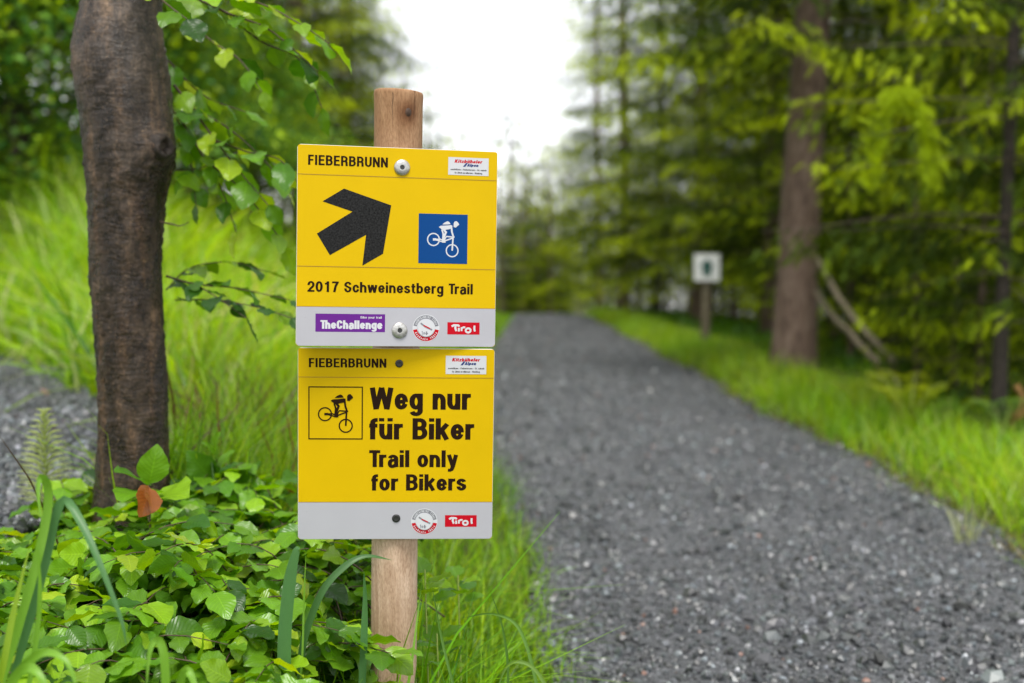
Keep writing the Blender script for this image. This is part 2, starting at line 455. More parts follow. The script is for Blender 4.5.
# ground and gravel
m, n, b = mat('soil')
t = nd(n, 'ShaderNodeTexNoise', Scale=3.0, Detail=8.0, Roughness=0.65); n.links.new(coords(n), t.inputs['Vector'])
r = ramp(n, [(0.3, (0.03, 0.024, 0.014)), (0.5, (0.055, 0.06, 0.018)), (0.7, (0.05, 0.09, 0.02))]); n.links.new(t.outputs['Fac'], r.inputs[0])
n.links.new(r.outputs[0], b.inputs['Base Color']); b.inputs['Roughness'].default_value = 0.95; b.inputs['Specular IOR Level'].default_value = 0.15
bp = nd(n, 'ShaderNodeBump', Strength=0.6, Distance=0.03); n.links.new(t.outputs['Fac'], bp.inputs['Height']); n.links.new(bp.outputs[0], b.inputs['Normal'])
M['soil'] = m

m, n, b = mat('gravel_bed')
co = coords(n)
vo = nd(n, 'ShaderNodeTexVoronoi', Scale=120.0); n.links.new(co, vo.inputs['Vector'])
bw = n.nodes.new('ShaderNodeSeparateColor'); n.links.new(vo.outputs['Color'], bw.inputs[0])
r = ramp(n, [(0.0, (0.045, 0.048, 0.053)), (0.5, (0.085, 0.089, 0.097)), (0.86, (0.12, 0.124, 0.134)), (0.97, (0.24, 0.24, 0.26))])
n.links.new(bw.outputs[0], r.inputs[0])
t = nd(n, 'ShaderNodeTexNoise', Scale=1.3, Detail=6.0, Roughness=0.6); n.links.new(co, t.inputs['Vector'])
r2 = ramp(n, [(0.35, (0.68, 0.69, 0.7)), (0.65, (1.16, 1.17, 1.15))]); n.links.new(t.outputs['Fac'], r2.inputs[0])
mx = nd(n, 'ShaderNodeMix', data_type='RGBA', blend_type='MULTIPLY'); mx.inputs[0].default_value = 1.0
n.links.new(r.outputs[0], mx.inputs[6]); n.links.new(r2.outputs[0], mx.inputs[7])
n.links.new(mx.outputs[2], b.inputs['Base Color']); b.inputs['Roughness'].default_value = 0.7
bp = nd(n, 'ShaderNodeBump', Strength=0.9, Distance=0.008, invert=True); n.links.new(vo.outputs['Distance'], bp.inputs['Height']); n.links.new(bp.outputs[0], b.inputs['Normal'])
M['gravel'] = m
m, n, b = mat('pebble_stone')
a = nd(n, 'ShaderNodeVertexColor', layer_name='tint'); n.links.new(a.outputs['Color'], b.inputs['Base Color'])
b.inputs['Roughness'].default_value = 0.36; b.inputs['Specular IOR Level'].default_value = 0.6
M['pebble'] = m

# ------------------------------------------------------------------ terrain
def sstep(a, b, x):
    t = np.clip((x - a) / (b - a), 0, 1); return t * t * (3 - 2 * t)
def wob(x, y, k=1.0):
    return (np.sin(1.7 * x * k + 0.6 * y * k) + np.sin(2.9 * y * k - 1.1 * x * k + 1.3) + np.sin(5.1 * x * k + 3.7 * y * k)) / 3
def ground(X, Y):
    X = np.asarray(X, float); Y = np.asarray(Y, float)
    u = -X
    sh = .32 * sstep(4.2, 8, Y)
    zl = np.interp(u - sh, [0, .12, .3, .7, 1.2, 2.0, 4, 30], [0, .03, .13, .33, .38, .42, .5, 2.0])
    F = np.interp(u, [.9, 1.4, 2, 3, 4, 6, 10, 40, 400], [0, .06, .22, .72, 1.2, 1.9, 3.0, 9.0, 30])
    t = Y - (4.1 + 1.75 * np.maximum(u - 1.33, -.4))
    zl = zl + F * sstep(0, 3.2, t)
    wr = X - 1.58
    zr = np.interp(wr, [0, .3, 1.0, 1.8, 3, 10, 400], [0, .03, .08, .06, -.05, -.35, -9])
    z = np.where(u > 0, zl, np.where(wr > 0, zr, 0))
    cr = np.maximum(Y - 24, 0)
    z = z - np.where(cr < 12, .0035 * cr ** 2, .504 + .084 * (cr - 12))
    z = z + .02 * wob(X, Y) * np.clip(np.where(u > 0, u * 3, np.where(wr > 0, wr * 3, 0)), 0, 1)
    return z
def nsp(a, b, n, p=1.0):
    return a + (b - a) * np.linspace(0, 1, n) ** p
def grid(xs, ys, dz=0.0):
    X, Y = np.meshgrid(xs, ys)
    v = np.stack([X, Y, ground(X, Y) + dz], -1).reshape(-1, 3)
    nx, ny = len(xs), len(ys)
    i = np.arange(ny - 1)[:, None] * nx + np.arange(nx - 1)[None]
    f = np.stack([i, i + 1, i + nx + 1, i + nx], -1).reshape(-1, 4)
    return v, f
xs = np.concatenate([-nsp(9, 600, 30, 3)[::-1], np.arange(-8.9, -2, .15), np.arange(-2, 2.2, .06), np.arange(2.2, 9, .15), nsp(9, 600, 30, 3)])
ys = np.concatenate([-nsp(3, 300, 14, 3)[::-1], np.arange(-2.9, 7, .1), np.arange(7, 40, .3), nsp(40, 900, 40, 3)])
v, f = grid(xs, ys)
tag(link('ground', mesh_np('ground', v, f), None, [M['soil']]), kind='structure')

def edge_l(y): return np.interp(y, [2, 2.65, 3.8, 5.3, 8, 14, 20, 27], [.1, .085, .02, -.1, -.3, -.3, -.16, .0]) + .02 * np.sin(1.9 * y) + .015 * np.sin(5.3 * y + 1)
def edge_r(y): return 1.6 + .04 * np.sin(1.3 * y + .5) + .025 * np.sin(4.7 * y)
ys = np.concatenate([np.arange(-3, 8, .05), np.arange(8, 45, .2)])
us = np.linspace(0, 1, 34)
Y = np.repeat(ys[:, None], len(us), 1)
X = edge_l(ys)[:, None] * (1 - us) + edge_r(ys)[:, None] * us
Z = ground(np.clip(X, -.32 * sstep(4.2, 8, Y), 1.58), Y) + .012 + .012 * wob(X, Y, 1.5) * np.sin(us * np.pi) + .02 * np.sin(us * np.pi)
Z = np.where((us[None] < .02) | (us[None] > .98), ground(X, Y) - .01, Z)
v = np.stack([X, Y, Z], -1).reshape(-1, 3)
i = np.arange(len(ys) - 1)[:, None] * len(us) + np.arange(len(us) - 1)[None]
f = np.stack([i, i + 1, i + len(us) + 1, i + len(us)], -1).reshape(-1, 4)
tag(link('path', mesh_np('path', v, f), None, [M['gravel']]), kind='structure')
def path_z(x, y):
    u = np.clip((x - edge_l(y)) / (edge_r(y) - edge_l(y)), 0, 1)
    return ground(np.clip(x, -.32 * sstep(4.2, 8, y), 1.58), y) + .012 + .012 * wob(x, y, 1.5) * np.sin(u * np.pi) + .02 * np.sin(u * np.pi)

# gravel of the side trail behind the beech
us = np.linspace(0, 1, 40); ts = np.linspace(0, 1, 40)
U, T = np.meshgrid(us, ts)
uu = .9 + U * 5.5 + .05 * np.sin(9 * T)
y0 = 2.3 + .9 * np.maximum(uu - 1.2, 0); y1 = 4.35 + 1.75 * np.maximum(uu - 1.33, -.4) + .12 * np.sin(uu * 7)
YY = y0 + (y1 - y0) * T
v = np.stack([-uu, YY, ground(-uu, YY) + .02], -1).reshape(-1, 3)
i = np.arange(39)[:, None] * 40 + np.arange(39)[None]
f = np.stack([i, i + 40, i + 41, i + 1], -1).reshape(-1, 4)
tag(link('side_path', mesh_np('side_path', v, f), None, [M['gravel']]), kind='structure')

# loose stones: deformed icosahedra
ph = (1 + 5 ** .5) / 2
IV = np.array([[-1, ph, 0], [1, ph, 0], [-1, -ph, 0], [1, -ph, 0], [0, -1, ph], [0, 1, ph], [0, -1, -ph], [0, 1, -ph], [ph, 0, -1], [ph, 0, 1], [-ph, 0, -1], [-ph, 0, 1]]) / 1.9
IF = np.array([[0, 11, 5], [0, 5, 1], [0, 1, 7], [0, 7, 10], [0, 10, 11], [1, 5, 9], [5, 11, 4], [11, 10, 2], [10, 7, 6], [7, 1, 8], [3, 9, 4], [3, 4, 2], [3, 2, 6], [3, 6, 8], [3, 8, 9], [4, 9, 5], [2, 4, 11], [6, 2, 10], [8, 6, 7], [9, 8, 1]])
def stones(name, pos, size, bright=1.0):
    N = len(pos)
    q = rng.normal(size=(N, 4)); q /= np.linalg.norm(q, axis=1, keepdims=True)
    a, b_, c, d = q.T
    rot = np.stack([1 - 2 * (c * c + d * d), 2 * (b_ * c - a * d), 2 * (b_ * d + a * c), 2 * (b_ * c + a * d), 1 - 2 * (b_ * b_ + d * d), 2 * (c * d - a * b_), 2 * (b_ * d - a * c), 2 * (c * d + a * b_), 1 - 2 * (b_ * b_ + c * c)], -1).reshape(-1, 3, 3)
    sc = size[:, None] * rng.uniform(.55, 1.1, (N, 3))
    k = rng.random(N)
    base = np.where(k < .42, .062, np.where(k < .84, .095, np.where(k < .972, .16, .36))) * bright
    g = base * rng.uniform(.6, 1.35, N) * (1 + .22 * wob(pos[:, 0], pos[:, 1], 1.4))
    g = np.where((base > .3) & (size > .011), .14, g)
    col = np.stack([g * rng.uniform(.86, 1.0, N), g, g * rng.uniform(.99, 1.12, N)], -1)
    rusty = rng.random(N) < .006
    col[rusty] = np.array([.24, .14, .11]) * rng.uniform(.6, 1.2, (rusty.sum(), 1))
    p = scatter(IV, IF, pos, rot, sc, col)
    p['v'] += (rng.normal(size=p['v'].shape) * np.repeat(size, 12)[:, None] * .12)
    return build(name, p, None, [M['pebble']], smooth=False)
N = 46000
y = 2.0 * (30 / 2.0) ** (rng.random(N) ** 1.25)
x = edge_l(y) + rng.random(N) * (edge_r(y) - edge_l(y))
trk = np.exp(-((x - .42 - .05 * np.sin(y * .6)) / .16) ** 2) + np.exp(-((x - 1.16 - .05 * np.sin(y * .6)) / .16) ** 2)
kp_ = rng.random(N) > .62 * trk * (.6 + .4 * wob(x, y, 1.2)); x, y = x[kp_], y[kp_]; N = len(x)
sz = np.clip(rng.lognormal(math.log(.0058), .48, N), .0025, .024) * np.clip(1 + .035 * (y - 3), 1, 1.9)
tag(stones('path_gravel', np.stack([x, y, path_z(x, y) + sz * .25], -1), sz),
    'loose dark grey gravel covering the wide forest path', 'gravel', kind='stuff')
N = 26000
uu = .92 + rng.random(N) ** 1.3 * 4.5
y0 = 2.3 + .9 * np.maximum(uu - 1.2, 0); y1 = 4.35 + 1.75 * np.maximum(uu - 1.33, -.4)
yy = y0 + (y1 - y0) * rng.random(N)
sz = np.clip(rng.lognormal(math.log(.0075), .4, N), .004, .022)
tag(stones('side_gravel', np.stack([-uu, yy, ground(-uu, yy) + .02 + sz * .3], -1), sz, 1.12),
    'blue-grey gravel of the side trail behind the beech trunk', 'gravel', kind='stuff')

# ------------------------------------------------------------------ grass
def blade(bend, seg=3, width=1.0):
    """unit-height blade leaning along +y; width along x"""
    t = np.linspace(0, 1, seg + 1)
    yy = bend * t ** 2; zz = t * (1 - .35 * bend * t)
    wd = .5 * width * np.array([.8, 1, .75, .12] if seg == 3 else np.clip(np.interp(t, [0, .3, .75, 1], [.7, 1, .7, .05]), .05, 1))
    v = np.stack([np.stack([-wd, yy, zz], -1), np.stack([wd, yy, zz], -1)], 1).reshape(-1, 3)
    i = np.arange(seg) * 2
    return v, np.stack([i, i + 1, i + 3, i + 2], -1)
def grass(pos, h, wdt, cols, bend=(.15, 1.0), lean=.25, seg=3):
    out = []
    k = rng.integers(0, 6, len(pos))
    for j in range(6):
        s = k == j
        if not s.any(): continue
        tv, tf = blade(bend[0] + (bend[1] - bend[0]) * j / 5, seg)
        n_ = s.sum(); az = rng.uniform(0, 2 * np.pi, n_)
        up = np.stack([rng.normal(0, lean, n_), rng.normal(0, lean, n_), np.ones(n_)], -1)
        up /= np.linalg.norm(up, axis=1, keepdims=True)
        fw = np.stack([np.cos(az), np.sin(az), np.zeros(n_)], -1)
        side = np.cross(fw, up); side /= np.linalg.norm(side, axis=1, keepdims=True)
        fw = np.cross(up, side)
        rot = np.stack([side, fw, up], -1)
        sc = np.stack([wdt[s], h[s], h[s]], -1)
        out.append(scatter(tv, tf, pos[s], rot, sc, cols[s]))
    return cat(out)
G1 = np.array([[.14, .32, .006], [.24, .45, .01], [.34, .52, .014], [.07, .2, .005], [.42, .48, .16]])
def gcol(n_, w_=(.25, .35, .22, .13, .05), var=.2):
    c = G1[rng.choice(5, n_, p=w_)] * rng.uniform(1 - var, 1 + var, (n_, 1))
    return c * rng.uniform(.93, 1.07, (n_, 3))

def field(name, n_, xr, yr, hf, wd, label, w_=(.25, .35, .22, .13, .05), keep=None, yexp=1.0, bend=(.15, 1.0), lean=.25, tuft=0.0):
    x = rng.uniform(*xr, n_); y = yr[0] + (yr[1] - yr[0]) * rng.random(n_) ** yexp
    k = np.ones(n_, bool) if keep is None else keep(x, y)
    x, y = x[k], y[k]; n_ = len(x)
    h = hf(x, y) * rng.uniform(.45, 1.15, n_) * (1 + tuft * wob(x, y, 2.3))
    k1 = wob(x, y, 1.1) + .8 * wob(x + 7, y, 3.3)
    c = gcol(n_, w_) * (1 + .3 * k1)[:, None]
    c[:, 0] *= 1 + .18 * wob(x, y + 5, 1.7)
    p = grass(np.stack([x, y, ground(x, y) - .01], -1), h, wd * rng.uniform(.6, 1.3, n_) * np.clip(.7 + y * .05, .7, 1.6), c, bend, lean)
    return tag(build(name, p, None, [M['grass']]), label, 'grass', kind='stuff')
# right verge
field('verge_grass', 52000, (1.42, 3.3), (2.6, 28), lambda x, y: np.interp(x, [1.42, 1.6, 1.72, 1.95, 2.2, 2.5, 3.3], [.03, .12, .24, .27, .15, .06, .04]), .005,
      'bright green grass verge along the right edge of the path', yexp=1.5, tuft=.25, w_=(.14, .36, .38, .05, .07),
      keep=lambda x, y: x > edge_r(y) - .06 * rng.random(len(x)) ** 2)
N = 3800
y = 2.6 + 22 * rng.random(N) ** 1.6; x = edge_r(y) + rng.normal(-.02, .035, N)
c = np.array([.3, .25, .1]) * rng.uniform(.35, 1.2, (N, 1)) * np.where(rng.random(N)[:, None] < .35, np.array([.6, 1.3, .3]), 1)
tag(build('dry_grass', grass(np.stack([x, y, path_z(x, y) - .012], -1), rng.uniform(.02, .085, N), rng.uniform(.003, .006, N), c, (.4, 1.6), .6), None, [M['grass']]),
    'short dry straw-coloured grass where the right verge meets the gravel', 'dry grass', kind='stuff')
# left verge along the path
field('verge_grass', 30000, (-.95, .16), (1.1, 27), lambda x, y: np.interp(x, [-.75, -.3, -.02, .14], [.32, .24, .17, .09]) * np.interp(y, [3, 8], [1, .7]), .0042,
      'fine green grass between the sign post and the left edge of the path', yexp=1.7, tuft=.2,
      keep=lambda x, y: (x < edge_l(y) + .05) & ~((x < -.3) & (y < 2.3)) & ~((x < -.72) & (y < 5)), w_=(.42, .34, .1, .14, 0))
field('verge_grass', 1000, (-.2, .04), (1.7, 2.9), lambda x, y: np.interp(x, [-.2, -.05, .04], [.33, .24, .1]), .005,
      'tall fine blades of grass close round the foot of the post', tuft=.2, bend=(.2, 1.3), w_=(.42, .3, .06, .22, 0))
# tall bank grass on the left
field('bank_grass', 52000, (-8, -.55), (3.6, 16), lambda x, y: np.interp(-x, [.5, 1, 2, 8], [.3, .42, .52, .55]), .010,
      'tall bright grass on the bank behind the beech trunk', yexp=1.1, tuft=.35, bend=(.1, 1.2), w_=(.12, .33, .38, .07, .10),
      keep=lambda x, y: (y > 4.35 + 1.75 * np.maximum(-x - 1.33, -.45)) | ((x > -.85) & (y > 4.0)))
field('bank_grass', 6500, (-7, -1.0), (4.0, 11), lambda x, y: .58 + 0 * x, .019,
      'broad pale arching blades standing among the tall bank grass', w_=(.1, .2, .4, .05, .25), bend=(.5, 1.7), lean=.35,
      keep=lambda x, y: y > 4.1 + 1.75 * np.maximum(-x - 1.33, -.45))
field('bank_grass', 5000, (-.8, -.4), (2.6, 4.3), lambda x, y: .24 + 0 * x, .005,
      'shorter grass between the beech trunk and the side trail', tuft=.3)
field('bank_grass', 16000, (-6.5, -.95), (1.0, 7.2), lambda x, y: .24 + 0 * x, .006,
      'shorter grass along the near side of the side trail, left of the photo', tuft=.3,
      keep=lambda x, y: (y < 2.25 + .9 * np.maximum(-x - 1.2, 0)) & ((x < -1.25) | (y < 1.9)) & (-x > .52 * y))
field('bank_grass', 26000, (-16, -7.5), (6, 22), lambda x, y: .5 + 0 * x, .014,
      'tall grass farther up the bank, left of the photo', tuft=.3, keep=lambda x, y: y > 4.35 + 1.75 * (-x - 1.33))
# dead brown bracken and stalks among the bank grass
N = 900
x = rng.normal(-.66, .14, N); y = rng.normal(3.7, .45, N)
c = np.array([.13, .075, .035]) * rng.uniform(.5, 1.6, (N, 1))
p = grass(np.stack([x, y, ground(x, y)], -1), rng.uniform(.1, .32, N), rng.uniform(.003, .009, N), c, (.5, 1.6), .5)
tag(build('dead_bracken', p, None, [M['grass']]), 'dead brown stalks and bracken low in the grass behind the sign', 'dead bracken', kind='stuff')
# low forest floor greenery on the right, coloured dark as painted shade
field('forest_floor_plants', 14000, (2.5, 9), (4, 30), lambda x, y: np.interp(x, [2.5, 4, 9], [.2, .14, .12]), .014,
      'low greenery on the forest floor, coloured dark for the shade under the spruces', w_=(.05, .0, .0, .95, 0))

# ------------------------------------------------------------------ spruces
def spray_template():
    """flat spruce twig ~16 cm: a midrib and five pairs of side shoots, each a narrow kite"""
    V, F = [], []
    def kite(a, b, w_):
        a = np.array(a); b = np.array(b); d = b - a; nrm = np.array([-d[1], d[0], 0]); nrm = nrm / np.linalg.norm(nrm) * w_
        m_ = a + d * .4; i = len(V)
        V.extend([a, m_ + nrm, b, m_ - nrm]); F.append([i, i + 1, i + 2, i + 3])
    kite((0, 0, 0), (0, .18, -.012), .006)
    for k in range(5):
        y_ = .012 + .03 * k; L = .062 * (1 - .13 * k)
        for s in (-1, 1):
            kite((0, y_, 0), (s * L * .7, y_ + L * .85, -.012), .0055)
    return np.array(V, float), np.array(F)
SV, SF = spray_template()

def spruce(name, H, trunk_r, Rb, z0, seed, dens=1.0, vis=6.0, bark='spruce_bark'):
    """returns an Empty with children trunk, limbs and crown; branches start at z0"""
    g = np.random.default_rng(seed)
    root = empty(name)
    zs = np.linspace(-.3, H, 26)
    ax = np.stack([.05 * np.sin(zs * .5 + seed), .05 * np.cos(zs * .4 + seed), zs], -1)
    rad = trunk_r * np.clip(1 - zs / H, .03, 1) ** .8 * (1 + .45 * np.exp(-np.clip(zs, 0, 9) / .18))
    tubes_mesh('trunk', [tube(ax, rad, 14, .03)], M[bark], root)
    br, P, D, UPV, SC, TIP = [], [], [], [], [], []
    z = z0
    while z < H - .3:
        nb = 5 if z < vis else 4
        a0 = g.uniform(0, 6.28)
        for k in range(nb):
            az = a0 + k * 6.283 / nb + g.normal(0, .25)
            L = Rb * (max(0, 1 - (z - .2) / H)) ** .75 * g.uniform(.7, 1.12)
            if z < 1.2: L *= .75
            el = g.normal(.08 + .35 * (z / H), .1)
            dr = g.uniform(.25, .45) * (1 - .5 * z / H)
            s = np.linspace(0, 1, 7)
            dirh = np.array([math.cos(az), math.sin(az), 0]); sd_ = np.array([-dirh[1], dirh[0], 0])
            zc = z + g.normal(0, .08)
            path = dirh[None] * (s * L)[:, None] + np.array([0, 0, 1.0])[None] * (zc + s * L * math.tan(el) - dr * L * s ** 2 + .12 * L * s ** 4)[:, None]
            br.append(tube(path, np.linspace(.0075, .0015, 7) * (L / 2 + .3), 4, 0, False))
            fine = z < vis; fbb = g.uniform(.55, 1.3)  # per-branch brightness, stands in for boughs catching sky light
            for s0 in np.arange(.16, 1.0, (.085 if fine else .2) / L / dens ** .5):
                i = min(5, int(s0 * 6)); fr = s0 * 6 - i
                b0 = path[i] * (1 - fr) + path[i + 1] * fr
                for sg in (-1, 1):
                    if g.random() < .12: continue
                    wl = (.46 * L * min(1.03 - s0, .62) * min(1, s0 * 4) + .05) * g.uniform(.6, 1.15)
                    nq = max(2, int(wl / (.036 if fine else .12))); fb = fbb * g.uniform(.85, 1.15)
                    q = np.linspace(.12, 1, nq)
                    dt = dirh * .62 + sd_ * sg * .78
                    pt = b0[None] + dt[None] * (q * wl)[:, None]
                    pt[:, 2] -= wl * (.15 * q + .45 * q ** 2) + g.uniform(0, .05, nq)
                    pt += g.normal(0, .016, (nq, 3))
                    fw = np.repeat(dt[None], nq, 0) + g.normal(0, .3, (nq, 3)); fw[:, 2] -= .25 + .75 * q + g.uniform(0, .55, nq)
                    P.append(pt); D.append(fw)
                    UPV.append(np.array([0, 0, 1.0])[None] + g.normal(0, .35, (nq, 3)))
                    SC.append(g.uniform(.4, .72, nq) * (1 if fine else 2.2))
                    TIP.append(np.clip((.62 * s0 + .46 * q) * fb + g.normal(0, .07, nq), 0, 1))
        z += (.31 if z < vis else .55) / dens ** .5
    P, D, UPV, SC, TIP = map(np.concatenate, (P, D, UPV, SC, TIP))
    old = np.array([.012, .026, .003]); mid_ = np.array([.11, .185, .006]); fresh = np.array([.43, .55, .01])  # needle age, with light and shade on the boughs painted into it
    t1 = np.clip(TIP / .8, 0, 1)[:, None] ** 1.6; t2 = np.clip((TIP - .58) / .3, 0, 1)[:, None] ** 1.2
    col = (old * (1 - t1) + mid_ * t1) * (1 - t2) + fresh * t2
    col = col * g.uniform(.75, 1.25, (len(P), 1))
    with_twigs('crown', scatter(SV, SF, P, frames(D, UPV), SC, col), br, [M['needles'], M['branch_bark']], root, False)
    return root

def spot(px, d): 
    X = (px - 512) * d / FPX
    return (X, d, float(ground(X, d)) - .03)

GR = 'spruces lining the right side of the path'
GD = 'spruces deep in the wood right of the path'
GL = 'trees on the bank left of the path'
GF = 'trees beyond the far end of the path'
big = spruce('spruce_tree', 14, .168, 2.3, 2.5, 11, 1.1)
big.location = spot(799, 10.2); big.rotation_euler = (0, .035, 0)
tag(big, 'spruce with thick bare reddish-brown trunk and two dead branches leaning on it', 'tree', GR)
M['dark_bark'] = plain('dark_spruce_bark', (.04, .03, .024), .8, noise=.4)
skirt = spruce('spruce_tree', 11, .036, 1.3, .75, 12, 1.1, bark='dark_bark')
skirt.location = spot(1008, 6.5)
tag(skirt, 'thin dark-trunked spruce with drooping fresh shoots at the right edge of the photo', 'tree', GR)
mid = spruce('spruce_tree', 13, .13, 2.2, 1.2, 13, 1.0)
mid.location = spot(698, 20.5)
tag(mid, 'slim spruce with straight brown trunk just behind the small white board', 'tree', GR)
young = spruce('spruce_tree', 5.2, .06, 1.35, .15, 14, 1.1, vis=3)
young.location = spot(560, 40)
tag(young, 'young spruce standing straight beyond the far end of the path', 'tree', GF)

def put(src, px, d, sc, label, group):
    return copy_tree(src, spot(px, d), rng.uniform(0, 6.28), sc, label, group)
put(skirt, 893, 12.5, (1.75, 1.75, 1.1), 'bushy spruce behind the two leaning dead branches', GR)
put(mid, 775, 16.5, 1.0, 'slim spruce standing in the shade just left of the thick bare trunk', GR)
put(mid, 598, 38, 1.0, 'tall spruce at the far end of the right row, edged by white sky', GR)
put(skirt, 655, 24, (1.9, 1.9, 1.2), 'low-branched spruce beyond the small white board, nearer its left edge', GR)
put(mid, 622, 29, 1.1, 'farthest of the tall spruces lining the right verge', GR)
put(skirt, 1170, 7.0, (1.5, 1.5, 1.1), 'nearest spruce on the right, only its branches reaching into the photo', GR)
put(skirt, 965, 10.6, (1.6, 1.6, 1.0), 'full spruce standing between the bushy spruce and the thin dark trunk', GR)
for (px, d, k) in ((770, 20, 0), (840, 16, 1), (1040, 11.5, 1), (920, 17, 1), (760, 24, 1), (700, 27, 1), (1000, 17, 0), (860, 26, 1), (790, 29, 0)):
    q_ = rng.uniform(.9, 1.2); put((mid, skirt)[k], px, d, (q_, q_, q_) if k == 0 else (1.7 * q_, 1.7 * q_, q_), 'dark spruce deep in the wood to the right of the path', GD)
for (px, d, s_) in ((600, 44, 1.0), (518, 41, .9), (480, 45, .9), (505, 36, .75), (533, 44, 1.05), (548, 38, .85), (578, 42, 1.1), (610, 50, 1.2), (508, 60, 2.3), (500, 34, .85), (522, 36, .95), (538, 37, 1.0), (512, 39, 1.1), (528, 40, 1.2), (552, 36, 1.0), (547, 43, 1.35), (528, 50, 1.4), (566, 48, 1.5), (545, 55, .9), (585, 60, 1.0), (455, 52, .9), (500, 62, 1.0)):
    put(young, px, d, s_, 'small blurred spruce in the row beyond the far end of the path', GF)

for (px, d, s_) in ((640, 27, .7), (668, 25, .75), (735, 22, .85), (756, 25, .9), (722, 31, .9), (785, 21, .8), (835, 15.5, .75), (860, 19, .9), (880, 16, .7), (915, 14, .75), (930, 18, .9), (965, 13, .8), (940, 11.5, .6), (1020, 13, .9), (870, 13, .6), (955, 8.2, .5), (1055, 6.9, .5), (918, 8.6, .48), (985, 7.6, .45), (985, 10.5, .6), (850, 11.8, .5), (925, 10.8, .55), (1075, 9, .7), (690, 33, .9), (650, 31, .8), (712, 26, .7), (742, 29, .9), (765, 31, 1.0), (628, 32, .8), (895, 22, 1.0), (945, 24, 1.0), (810, 24, 1.0), (1035, 11, .75), (600, 36, .8)):
    put(young, px, d, s_, 'young dark spruce in the shade between the trunks right of the path', 'young spruces under the big ones on the right')
# ------------------------------------------------------------------ broadleaf trees on the left bank
LQ = np.array([[0, 0, 0], [-.42, .35, .06], [0, .45, -.03], [.42, .35, .06], [-.3, .75, .02], [.3, .75, .02], [0, 1.05, -.12]])
LQF = np.array([[0, 2, 4, 1], [0, 3, 5, 2], [2, 5, 6, 4]])
def broadleaf(name, H, Rc, n_leaf, seed, z_lo=.4, cols=((.07, .2, .04), (.16, .34, .04), (.34, .5, .02))):
    g = np.random.default_rng(seed)
    root = empty(name)
    zs = np.linspace(-.3, H * .8, 12)
    ts = [tube(np.stack([.1 * np.sin(zs), .08 * np.cos(zs * 1.3), zs], -1), np.linspace(.09, .02, 12), 10, .04)]
    cl = []
    for k in range(60):
        z = z_lo + (H - z_lo) * g.random() ** .8
        rr = Rc * math.sin(math.pi * min(1, .25 + .75 * (z / H))) ** .7 * g.uniform(.35, 1.0)
        az = g.uniform(0, 6.28)
        e = np.array([rr * math.cos(az), rr * math.sin(az), z])
        s0 = np.array([0, 0, max(.2, z - .5 * rr - .2)])
        ts.append(tube(spline([s0, (s0 + e) / 2 + [0, 0, .15], e], 7), np.linspace(.022, .004, 7), 5, 0, False))
        cl.append(e)
    cl = np.array(cl)
    tubes_mesh('trunk', ts, M['branch_bark'], root)
    ci = g.integers(0, len(cl), n_leaf)
    P = cl[ci] + g.normal(0, 1, (n_leaf, 3)) * np.array([.38, .38, .24])
    D = g.normal(0, 1, (n_leaf, 3)); D[:, 2] = -np.abs(D[:, 2]) * .5
    U = np.array([0, 0, 1.0]) + g.normal(0, .45, (n_leaf, 3))
    cc = np.array(cols)[g.integers(0, 3, n_leaf)] * g.uniform(.7, 1.3, (n_leaf, 1)) * g.uniform(.8, 1.2, len(cl))[ci][:, None]
    build('crown', scatter(LQ, LQF, P, frames(D, U), g.uniform(.05, .1, n_leaf), cc), root, [M['broad']])
    return root
bt = broadleaf('broadleaf_tree', 5.5, 2.2, 26000, 21, .1)
bt.location = spot(15, 11.5)
tag(bt, 'leafy bluish-green tree at the top left behind the tall bank grass', 'tree', GL)
put(bt, 22, 11.2, .6, 'bright leafy bush at the left edge, nearest on the bank behind the tall grass', GL)
put(bt, 95, 15, 1.05, 'leafy tree on the bank just behind the beech trunk', GL)
put(bt, -110, 11, 1.0, 'leafy tree on the bank whose branches reach in from the left edge', GL)
put(bt, 255, 13.5, .45, 'low leafy bush on the bank between the beech trunk and the sign', GL)
put(bt, 190, 12.5, .4, 'low leafy bush on the bank close behind the right side of the beech trunk', GL)
for (px, d, q_) in ((-650, 10, .9), (-900, 9, 1.0), (-420, 16, 1.0)):
    put(bt, px, d, q_, 'leafy tree on the bank just outside the left edge of the photo', GL + ', outside the photo')
for (px, d, s_, src, lab) in ((215, 15.5, (1.6, 1.6, 1.0), skirt, 'dark spruce on the bank between the beech trunk and the sign'),
                              (300, 19, 1.15, mid, 'tall dark spruce on the bank straight behind the top of the sign post'),
                              (315, 24, (1.8, 1.8, 1.15), skirt, 'dark spruce with drooping branches whose edge meets the white sky above the sign'),
                              (150, 20, 1.2, mid, 'dark spruce far up the bank behind the beech trunk'),
                              (60, 21, (1.7, 1.7, 1.2), skirt, 'dark spruce far up the bank at the top left corner')):
    put(src, px, d, s_, lab, GL)
for (px, d, k) in ((345, 29, 0), (255, 22, 0), (-40, 17, 1), (-160, 18, 0), (350, 36, 0)):
    put((mid, skirt)[k], px, d, rng.uniform(.9, 1.1), 'dark spruce deep in the wood on the left bank', GL + ', deeper in')
put(young, 283, 17, .7, 'young spruce on the bank behind the upper left corner of the sign', GL)
for (px, d, q_) in ((405, 27, 1.0), (430, 38, 1.3), (462, 40, 1.2), (380, 24, .8)):
    put(young, px, d, q_, 'young spruce left of the far end of the path, hidden by the sign', GL + ', beyond the sign')
put(young, 440, 33, .9, 'young spruce on the left side of the far end of the path', GL)

